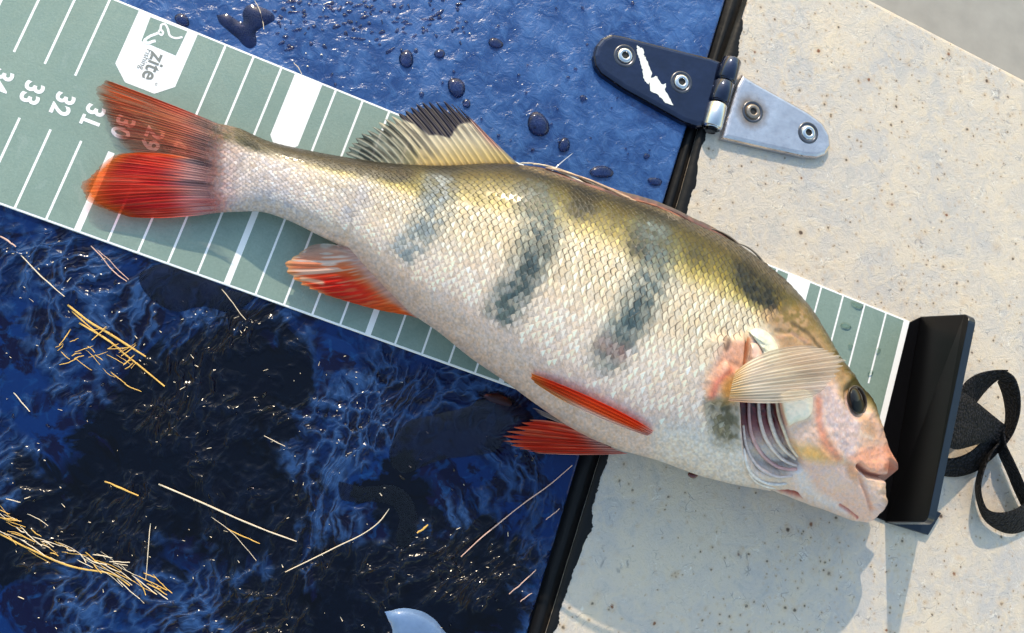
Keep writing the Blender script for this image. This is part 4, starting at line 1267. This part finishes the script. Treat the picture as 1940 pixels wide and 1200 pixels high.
def pelv_lo(w, r, tri, x, y):
    s1_ = streak(w, r, 40, 51)
    cl = layers(w.shape, c(240, 60, 34), (smooth(.45, .8, s1_), c(250, 116, 76), .7), (smooth(.82, 1, r), c(240, 150, 110), .85), (smooth(.93, 1., w), c(246, 190, 170), .85), (1 - smooth(.0, .06, w), c(240, 170, 150), .7),
                (1 - smooth(.05, .36, r), c(222, 190, 186), .9), ((1 - smooth(.3, .6, r)) * smooth(.5, .7, s1_), c(226, 120, 110), .6))
    return cl * (0.92 + 0.1 * tri)[..., None], np.full(w.shape, 0.93) * (1 - .5 * smooth(.9, 1, r))


fin('pelvic_fin', [(1112, 818, 1.1), (1140, 838, 1.0), (1166, 852, 0.95), (1190, 860, 0.9)], [(1052, 800, 0.8), (1056, 822, 0.72), (1066, 844, 0.66), (1092, 862, 0.62)],
    [(1000, 796, 0.5), (972, 806, 0.45), (940, 828, 0.4), (968, 847, 0.4), (1010, 858, 0.42)], 9, pelv_lo, 0.08, fray=0.18, seed=41)


def feather(w, r, tri, x, y):
    return layers(w.shape, c(214, 196, 190), (smooth(.5, 1, r), c(190, 170, 166), .6)), np.full(w.shape, 0.85) * (1 - smooth(.8, 1, r) * .6)


fin('pelvic_fin_edge', [(1100, 812, 1.15), (1116, 824, 1.1)], [(1044, 786, 0.9), (1052, 798, 0.85)], [(1004, 770, 0.7), (1022, 786, 0.65)], 5, feather, 0.06, nw=40, fray=.3, seed=44)


def pect(w, r, tri, x, y):
    s1_ = streak(w, r, 70, 61)
    cl = layers(w.shape, c(230, 218, 204), (1 - smooth(.0, .3, r), c(204, 160, 92), .8), (smooth(.45, .7, s1_), c(236, 226, 204), .6), (smooth(.55, 1, r), c(222, 214, 208), .6),
                ((1 - tri) * (1 - smooth(.55, 1, r)), c(186, 160, 130), .30), (smooth(.80, 1., w) * (1 - smooth(.1, .4, r)), c(190, 140, 120), .6), (smooth(.95, 1, r), c(236, 232, 224), .5))
    al_ = (0.80 - 0.46 * smooth(.15, .8, r) + .16 * tri) * (1 - .35 * smooth(.92, 1, r))
    return cl * (0.86 + 0.08 * tri + .2 * streak(w, r, 40, 66))[..., None], al_


zp = float(skin_z([1385], [730])[0])
fin('pectoral_fin', [(1394, 704, zp + .30), (1388, 722, zp + .36), (1384, 742, zp + .36), (1380, 760, zp + .30)],
    [(1462, 664, zp + .36), (1470, 694, zp + .46), (1474, 728, zp + .44), (1474, 764, zp + .30)],
    [(1548, 656, zp - .02), (1580, 664, zp - .10), (1607, 684, zp - .16), (1592, 712, zp - .14), (1566, 738, zp - .06), (1540, 752, zp + .02)], 15, pect, 0.018, seed=51, nw=150, fray=.04)

# folded spines of the front dorsal fin
M_spine = col_attr('dorsal_spine', 0.35, Coat_Weight=0.4)
sp = [((1330, 424), (1170, 368), 2.6, c(150, 92, 64)), ((1300, 410), (1110, 346), 2.4, c(104, 58, 40)), ((1268, 398), (1066, 330), 2.4, c(176, 124, 92)), ((1226, 384), (1032, 322), 2.2, c(196, 160, 130)),
      ((1366, 446), (1236, 386), 2.4, c(120, 70, 50)), ((1400, 470), (1290, 404), 2.2, c(132, 96, 74)), ((1432, 492), (1340, 430), 2.0, c(110, 94, 80)), ((1190, 370), (1006, 316), 2.0, c(214, 190, 160)),
      ((1280, 398), (1150, 352), 1.8, c(70, 40, 32)), ((1340, 424), (1236, 380), 1.8, c(86, 52, 40)), ((1150, 358), (985, 312), 1.8, c(226, 206, 180)), ((1466, 522), (1392, 466), 1.8, c(120, 110, 98))]
Bl = crom(tgt_b, 400)
for k, (a, b, w, cc_) in enumerate(sp):
    # follow the line of the back between the two ends
    i0 = np.argmin(np.hypot(Bl[:, 0] - a[0], Bl[:, 1] - a[1])); i1 = np.argmin(np.hypot(Bl[:, 0] - b[0], Bl[:, 1] - b[1]))
    idx = np.linspace(i0, i1, 24).astype(int); path = Bl[idx].copy(); f = np.linspace(0, 1, 24)
    path[:, 1] += 4 - (8 + (k % 4) * 3.2) * np.sin(f * np.pi * 0.8); path[:, 0] += (2 + (k % 4)) * np.sin(f * np.pi * .8)
    z_ = np.interp(path[:, 0], ST[:, 0], ST[:, 5]) + 0.25 - 0.05 * (k % 3)
    V, F = tube(at(path[:, 0], path[:, 1], z_), w / 30 * (1 - 0.7 * f), 7)
    cl = cc_[None] * (0.75 + 0.5 * rng.random((len(V), 1)))
    mk('dorsal_spine', V, F, M_spine, parent=fish, colors={'skin': s2l(np.clip(cl, 0, 1)) * 0.86})
path = lin([(1043, 327), (1064, 308), (1086, 290)], 12)
V, F = tube(at(path[:, 0], path[:, 1], np.linspace(2.5, 2.4, 12)), 0.030 * np.linspace(1, .35, 12), 6)
mk('dorsal_spine', V, F, M_spine, parent=fish, colors={'skin': np.tile(s2l(c(150, 160, 180)), (len(V), 1))})
# folded web between the spines
n = 120
i0 = np.argmin(np.hypot(Bl[:, 0] - 990, Bl[:, 1] - 313)); i1 = np.argmin(np.hypot(Bl[:, 0] - 1480, Bl[:, 1] - 541))
tq = Bl[np.linspace(i0, i1, n).astype(int)]
f = np.linspace(0, 1, n); wd = 15 * np.sin(f * np.pi) ** 0.6
V = []
for k, (o, dz) in enumerate(((5, 0.30), (1, 0.46), (-0.5, 0.46), (-1.0, 0.30))):
    y = tq[:, 1] + (o if o > 0 else 0) + (wd * o if o < 0 else 0) + 1.2 * (vnoise(f * 50, f * 0, 3 + k) - .5)
    z_ = np.interp(tq[:, 0], ST[:, 0], ST[:, 5]) + dz * 0.6
    V.append(at(tq[:, 0], y, z_))
V = np.stack(V, 1).reshape(-1, 3)
cl = np.stack([np.tile(c(206, 190, 160), (n, 1)), np.tile(c(150, 110, 84), (n, 1)), np.tile(c(120, 74, 54), (n, 1)), np.tile(c(70, 44, 36), (n, 1))], 1) * (0.7 + 0.6 * vnoise(f * 90, f * 0, 77))[:, None, None]
F = grid_faces(n, 4)
mk('dorsal_web', V, F, M_flesh, parent=fish, colors={'skin': s2l(np.clip(cl, 0, 1)).reshape(-1, 3) * 0.86})

# ------------------------------------------------------------------ water on the hatch
def mat_water():
    t = NT('water_film')
    tr = t.n('BsdfTransparent'); t.set(tr, 'Color', (0.60, 0.56, 0.66, 1))
    gl = t.n('BsdfGlossy'); t.set(gl, 'Roughness', 0.10); t.set(gl, 'Color', (1, 1, 1, 1))
    fr = t.n('Fresnel'); t.set(fr, 'IOR', 1.36)
    m = t.n('MixShader'); t.t.links.new(fr.outputs[0], m.inputs[0]); t.t.links.new(tr.outputs[0], m.inputs[1]); t.t.links.new(gl.outputs[0], m.inputs[2])
    t.t.links.new(m.outputs[0], t.out.inputs['Surface'])
    return t.m


M_water = mat_water()
M_glare = simple('glare_water', C8(100, 126, 166), 0.10, 0.7, 0.5, 0.6, dist=0.002, Coat_Weight=0.6, Coat_Roughness=0.04)  # puddle water whose bright glare is put into a pale base colour


def dome(outline, h, rings=6, z0=0.006, power=2.4):
    O = np.asarray(outline, float)
    V, F = pillow(O, rings, lambda x, y: np.full(len(x), z0), h, 0, power)
    v = V[F[1]]
    if np.cross(v[1] - v[0], v[2] - v[1])[2] < 0: F = [f[::-1] for f in F]
    return V, F


def pool(outline, h, z0=0.007, step=9.0):
    from mathutils.geometry import delaunay_2d_cdt
    O = np.asarray(outline, float); lo, hi = O.min(0), O.max(0)
    gx_, gy_ = np.meshgrid(np.arange(lo[0], hi[0], step), np.arange(lo[1], hi[1], step)); gx_, gy_ = gx_.ravel(), gy_.ravel()
    ok = sdpoly(gx_, gy_, O) > step * 0.5
    P_ = np.r_[O, np.c_[gx_[ok], gy_[ok]]]
    vs, _, fs, _, _, _ = delaunay_2d_cdt([Vector((float(a), float(b))) for a, b in P_], [(i, (i + 1) % len(O)) for i in range(len(O))], [], 1, 1e-4)
    q = np.array([(v_.x, v_.y) for v_ in vs]); d_ = np.clip(sdpoly(q[:, 0], q[:, 1], O), 0, None)
    V = at(q[:, 0], q[:, 1], z0 + h * (1 - np.exp(-d_ / 7.0)))
    F = [list(f_) for f_ in fs]; v = V[F[0]]
    if np.cross(v[1] - v[0], v[2] - v[1])[2] < 0: F = [f_[::-1] for f_ in F]
    return V, F


def blob(cx, cy, rx, ry, ang, n=22, irr=0.10, seed=0):
    t = np.linspace(0, 2 * np.pi, n, endpoint=False)
    k = 1 + irr * np.sin(2 * t + seed) + irr * 0.6 * np.sin(3 * t + 2.1 * seed)
    cs, sn = math.cos(math.radians(ang)), math.sin(math.radians(ang))
    x = rx * k * np.cos(t); y = ry * k * np.sin(t)
    return np.stack([cx + x * cs - y * sn, cy + x * sn + y * cs], 1)


drops = [(1020, 236, 20, 24, -10, 'largest round water drop on the blue hatch between fin and hinge'),
         (865, 166, 15, 21, -18, 'tall oval water drop above the black tip of the dorsal fin'),
         (770, 112, 13, 18, -12, 'oval water drop below the field of tiny droplets'),
         (1069, 275, 11, 14, 0, 'water drop just below the largest drop on the blue hatch'),
         (939, 82, 15, 9, 24, 'flat tilted water drop alone high on the blue hatch'),
         (833, 102, 11, 8, -10, 'small water drop level with the tilted drop'),
         (884, 196, 8, 8, 20, 'small bead of water touching the edge of the dorsal fin'),
         (1105, 186, 6, 6, 0, 'tiny bead of water beside the tip of the hinge'),
         (1241, 344, 13, 8, 12, 'flat water drop next to the black gap above the fish'),
         (1140, 326, 22, 12, 8, 'smeared dark drop above the folded front dorsal fin'),
         (1225, 296, 6, 5, 0, 'tiny bead of water under the blue hinge leaf'),
         (799, 179, 5, 5, 0, 'tiny bead of water left of the oval drop by the fin'),
         (345, 38, 16, 10, 30, 'dark drop against the top edge of the measuring board')]
for k, (x, y, rx, ry, an, lab) in enumerate(drops):
    V, F = dome(blob(x, y, rx, ry, an, 26, 0.07, k), 0.10 * min(1.4, ry / 12) + .03)
    mk('water_drop', V, F, M_water, base=tuple(at(x, y)), label=lab, cat='water drop', group='large water drops on the hatch')
bd = [(1603, 617, 10, 5, 10, 'clear drop on the board between the marks near the end stop'), (1612, 655, 4, 4, 0, 'tiny clear drop on the board above the pectoral fin tip'), (1551, 624, 4, 6, 10, 'clear droplet on the board beside the nape'), (1650, 706, 5, 4, 0, 'clear drop at the lower end of the last centimetre mark'), (1664, 664, 5, 4, 0, 'flat clear drop near the white end line of the board'), (1625, 578, 14, 4, 22, 'long clear drop along the top edge of the board')]
def mat_clear():
    t = NT('clear_water'); tr = t.n('BsdfTransparent'); t.set(tr, 'Color', (0.84, 0.9, 0.88, 1)); gl = t.n('BsdfGlossy'); t.set(gl, 'Roughness', 0.03)
    fr = t.n('Fresnel'); t.set(fr, 'IOR', 1.4); m = t.n('MixShader')
    t.t.links.new(fr.outputs[0], m.inputs[0]); t.t.links.new(tr.outputs[0], m.inputs[1]); t.t.links.new(gl.outputs[0], m.inputs[2]); t.t.links.new(m.outputs[0], t.out.inputs['Surface'])
    return t.m


M_clear = mat_clear()
for k, (x, y, rx, ry, an, lab) in enumerate(bd):
    V, F = dome(blob(x, y, rx, ry, an, 20, 0.12, k), 0.09, 6, ZR + 0.014)
    mk('water_drop', V, F, M_clear, base=tuple(at(x, y, ZR)), label=lab, cat='water drop', group='clear drops on the measuring board')
pud = [([(410, 28), (430, 27), (458, 42), (460, 20), (474, 8), (496, 14), (514, 22), (520, 36), (498, 50), (484, 60), (485, 84), (470, 91), (444, 68), (418, 46)], 0.10, 'wing shaped dark puddle above the logo end of the board'),
       ([(742, 884), (738, 850), (770, 800), (820, 786), (884, 770), (936, 740), (990, 770), (1010, 800), (960, 830), (930, 858), (850, 868), (800, 884), (768, 896)], 0.05, 'broad smooth puddle beside the lower pelvic fin'),
       ([(640, 912), (690, 922), (740, 918), (776, 940), (790, 980), (786, 1016), (764, 1040), (748, 1020), (756, 980), (734, 954), (690, 950), (646, 946)], 0.02, 'bent narrow puddle below the broad puddle'),
       ([(300, 500), (350, 506), (430, 548), (480, 560), (440, 590), (380, 580), (330, 590), (280, 560), (262, 520)], 0.04, 'flat puddle beside the lower edge of the board'),
       ([(728, 1158), (764, 1152), (800, 1158), (826, 1176), (850, 1204), (900, 1230), (760, 1240), (742, 1190)], 0.22, 'puddle at the bottom of the hatch, pale with painted glare')]
for k, (O, h, lab) in enumerate(pud):
    O = arc(np.r_[O, O[:1]], 70)[:-1]; O = O + 1.6 * np.stack([vnoise(np.arange(len(O)) * .5, np.zeros(len(O)), k), vnoise(np.arange(len(O)) * .5, np.ones(len(O)), k + 5)], 1)
    V, F = pool(O, h)
    mk('puddle', V, F, M_glare if k == 4 else M_water, base=tuple(at(*np.mean(O, 0))), label=lab, cat='puddle', group='puddles on the hatch')
parts = []
r2 = np.random.default_rng(3)
for k in range(130):
    x = r2.uniform(520, 880); y = r2.uniform(-30, 112) * (0.5 + 0.5 * r2.random())
    if x < 600 and y > 100 or (x - 465) ** 2 + (y - 50) ** 2 < 3000: continue
    if y > 22 + 0.42 * (x - 270) - 14: continue
    rx = r2.uniform(2, 6) * (2.2 if r2.random() < .12 else 1); ry = r2.uniform(1.8, 4)
    parts.append(dome(blob(x, y, rx, ry, r2.uniform(-30, 15), 16, 0.26, k), 0.03, 3, 0.007))
for k in range(60):
    x = r2.uniform(560, 1280); y = r2.uniform(0, 330); r = r2.uniform(1.5, 3.5)
    if y > 22 + 0.42 * (x - 270) - 10 or sdpoly(np.array([x]), np.array([y]), lid_edge[:4].tolist() + [(0, 400), (0, -400)])[0] < 10: continue
    parts.append(dome(blob(x, y, r, r, 0, 10, 0.1, k), 0.06, 3, 0.007))
for k in range(110):
    x = r2.uniform(0, 1050); y = r2.uniform(440, 1200); r = r2.uniform(1.2, 3.2)
    if y < 470 + 0.38 * x - 50 or x > 1320 - 0.305 * y - 20: continue
    parts.append(dome(blob(x, y, r * r2.uniform(1, 2.2), r, r2.uniform(0, 180), 9, 0.15, k), 0.07, 2, 0.007))
V, F = join(parts)
mk('water_droplets', V, F, M_water, base=(-25, 8, 0), kind='stuff', label='scatter of tiny water droplets on the blue hatch')

# ------------------------------------------------------------------ straw and grass bits
M_straw = simple('dry_straw', C8(232, 182, 92), 0.42, 3.0, 0.3, 0.35, Coat_Weight=0.2)
M_straw_pale = simple('pale_straw', C8(240, 218, 190), 0.42, 3.0, 0.3, 0.25, Coat_Weight=0.2)
M_straw_pink = simple('pinkish_straw', C8(222, 180, 164), 0.45, 3.0, 0.3, 0.25)


def straw(pts, w, mat, label, group=None, z=0.05, n=22, name='straw', wob=0.6):
    Q_ = arc(pts, n) if len(pts) > 2 else lin(pts, n)
    f = np.linspace(0, 1, n)
    T = np.gradient(Q_, axis=0); T /= np.linalg.norm(T, axis=1)[:, None]; N = np.stack([-T[:, 1], T[:, 0]], 1)
    sd = int(abs(pts[0][0] * 7 + pts[0][1] * 13)) % 997
    Q_ = Q_ + N * (wob * (vnoise(f * 6, f * 0 + sd, sd) - .5) * 2)[:, None]
    zz = z + 0.05 * vnoise(f * 3, f * 0 + sd, sd + 1)
    rad = w / 225 * (0.45 + 0.55 * np.sin(np.pi * np.clip(f * 0.86 + 0.10, 0, 1)) ** .5) * (0.85 + .3 * vnoise(f * 9, f * 0, sd))
    V, F = tube(at(Q_[:, 0], Q_[:, 1], zz), rad, 6, 0.35)
    b = tuple(at(pts[0][0], pts[0][1]))
    return mk(name, V, F, mat, base=b, label=label, cat='straw', group=group)


G1 = 'single straws on the hatch'
straw([(128, 578), (170, 610), (222, 642), (276, 676)], 8.5, M_straw, 'thick golden straw lying at the top of the left straw clump', G1)
straw([(150, 612), (200, 642), (250, 682), (312, 732)], 7, M_straw, 'long golden straw pointing down right out of the left clump', G1)
straw([(136, 590), (180, 628), (228, 662)], 5, M_straw, 'thin golden straw between the two thick straws of the left clump', G1)
straw([(40, 484), (66, 512), (96, 540), (122, 562)], 4.5, M_straw_pale, 'pale broken straw above the left straw clump', G1)
straw([(0, 448), (14, 456), (30, 468)], 6, M_straw_pink, 'short pinkish straw at the left edge under the board', G1)
straw([(300, 918), (380, 952), (470, 992), (562, 1026)], 6, M_straw_pale, 'longest straight pale straw crossing the dark middle of the hatch', G1)
straw([(540, 1084), (610, 1050), (680, 1016), (716, 992), (737, 964)], 4.5, M_straw_pale, 'curved pale grass stem below the longest straight straw', G1)
straw([(873, 1055), (930, 1004), (990, 956), (1040, 920), (1084, 882)], 5, M_straw_pink, 'long pinkish stem slanting up to the black gap', G1)
straw([(420, 548), (438, 570), (450, 588), (466, 606)], 3, M_straw_pale, 'thin bent straw under the board near the anal fin', G1)
straw([(172, 466), (190, 484), (212, 512), (240, 534)], 4, M_straw_pink, 'pinkish straw left of a matching pair under the board', G1)
straw([(184, 474), (206, 492), (222, 510), (244, 530)], 3, M_straw_pink, 'thin straw right of a matching pair under the board', G1)
straw([(198, 912), (226, 924), (262, 940)], 6, M_straw, 'short golden straw left of the longest straight straw', G1)
straw([(285, 992), (281, 1040), (276, 1100)], 3, M_straw_pale, 'upright thin stem near the bottom left clump', G1)
straw([(965, 1126), (990, 1104), (1016, 1080)], 4.5, M_straw_pink, 'short pink stem at the lower hatch edge', G1)
straw([(1034, 985), (1048, 974), (1060, 964)], 4, M_straw_pink, 'tiny stem close to the hatch edge below the long pinkish stem', G1)
straw([(986, 1140), (996, 1132), (1008, 1124)], 4, M_straw_pink, 'tiny stem under the short pink stem', G1)
straw([(26, 744), (40, 762), (56, 780)], 4, M_straw_pale, 'short pale straw alone at the far left of the hatch', G1)
straw([(400, 980), (440, 1010), (486, 1062)], 2.2, M_straw_pale, 'hair thin stem below the longest straight straw', G1)
straw([(430, 1002), (460, 1016), (492, 1030)], 4, M_straw, 'small golden straw under the longest straight straw', G1)
straw([(790, 1010), (800, 1004), (811, 994)], 7, M_straw, 'golden speck of straw beside the bent narrow puddle', G1)
straw([(0, 1012), (60, 1042), (130, 1072), (210, 1088), (246, 1110)], 6, M_straw, 'long golden straw along the lower edge of the bottom left clump', G1)
straw([(500, 826), (540, 846)], 3, M_straw_pale, 'short pale stem near the rough blue patch', G1)
straw([(482, 0), (494, 26), (500, 56)], 3, M_straw_pale, 'pale blade beside the wing shaped puddle', G1)
straw([(556, 118), (566, 130), (572, 140)], 3, M_straw_pale, 'small pale blade at the upper edge of the board', G1)
r3 = np.random.default_rng(12)
for k in range(30):                 # wisps of the left clump
    x = r3.uniform(104, 250); y = 620 + (x - 104) * 0.32 + r3.normal(28, 20); L = r3.uniform(14, 42); a = math.radians(r3.choice([r3.normal(-28, 14), r3.normal(34, 10)], p=[.62, .38]))
    d = np.array([math.cos(a), math.sin(a)]) * L
    straw([(x, y), (x + d[0] * .5 + r3.normal(0, 1.0), y + d[1] * .5 + r3.normal(0, 1.0)), (x + d[0], y + d[1])], r3.uniform(1.6, 4.0), M_straw, 'short golden straw wisp heaped in the left clump', 'wisps of the left straw clump', 0.03 + r3.random() * .1, 9)
for k in range(62):                # wisps of the bottom left clump
    f = r3.random() ** 1.2; x = -10 + 310 * f; y = 992 + 0.40 * (x) + r3.normal(0, 20 * (1 - .6 * f)); L = r3.uniform(16, 62); a = math.radians(r3.normal(27, 13))
    d = np.array([math.cos(a), math.sin(a)]) * L
    straw([(x, y), (x + d[0] * .5 + r3.normal(0, 1.5), y + d[1] * .5 + r3.normal(0, 1.5)), (x + d[0], y + d[1])], r3.uniform(1.4, 4.0), M_straw if r3.random() < .45 else M_straw_pale, 'pale straw wisp in the bottom left clump', 'wisps of the bottom left straw clump', 0.03 + r3.random() * .12, 9)
parts = []
for k in range(230):
    x = r3.uniform(0, 1000); y = r3.uniform(430, 1200)
    if y < 462 + 0.38 * x - 40 or x > 1310 - 0.305 * y - 20: continue
    if r3.random() < smooth(500, 900, x) * .6: continue
    L = r3.uniform(1.5, 12) * (1 if r3.random() < .25 else 0.45); a = math.radians(r3.normal(25, 35)); d = np.array([math.cos(a), math.sin(a)]) * L
    Q_ = lin([(x, y), (x + d[0], y + d[1])], 3)
    parts.append(tube(at(Q_[:, 0], Q_[:, 1], 0.03), 0.010 * r3.uniform(.6, 1.6), 5))
V, F = join(parts)
mk('straw_dust', V, F, M_straw_pale, base=(-25, -5, 0), kind='stuff', label='fine bits of dry grass strewn over the wet hatch')
# drop of blood on the deck under the belly
M_blood_and_refl = simple('dark_blood_and_refl', C8(92, 16, 12), 0.2, 3, 0.1, 0.3, Coat_Weight=0.6)
V, F = dome(blob(1313, 900, 9, 7, 10, 20, .1, 2), 0.07)
mk('blood_drop', V, F, M_blood_and_refl, base=tuple(at(1313, 900)), label='small dark red blood drop on the deck under the belly', cat='blood drop')
V, F = dome(blob(945, 757, 26, 10, 22, 24, .12, 3), 0.03, 5, 0.012)  # red reflection of the fin, added as a coloured patch
mk('fin_reflection', V, F, M_blood_and_refl, base=tuple(at(945, 757)), label='dim red fin reflection added as a patch on the hatch', cat='painted reflection')
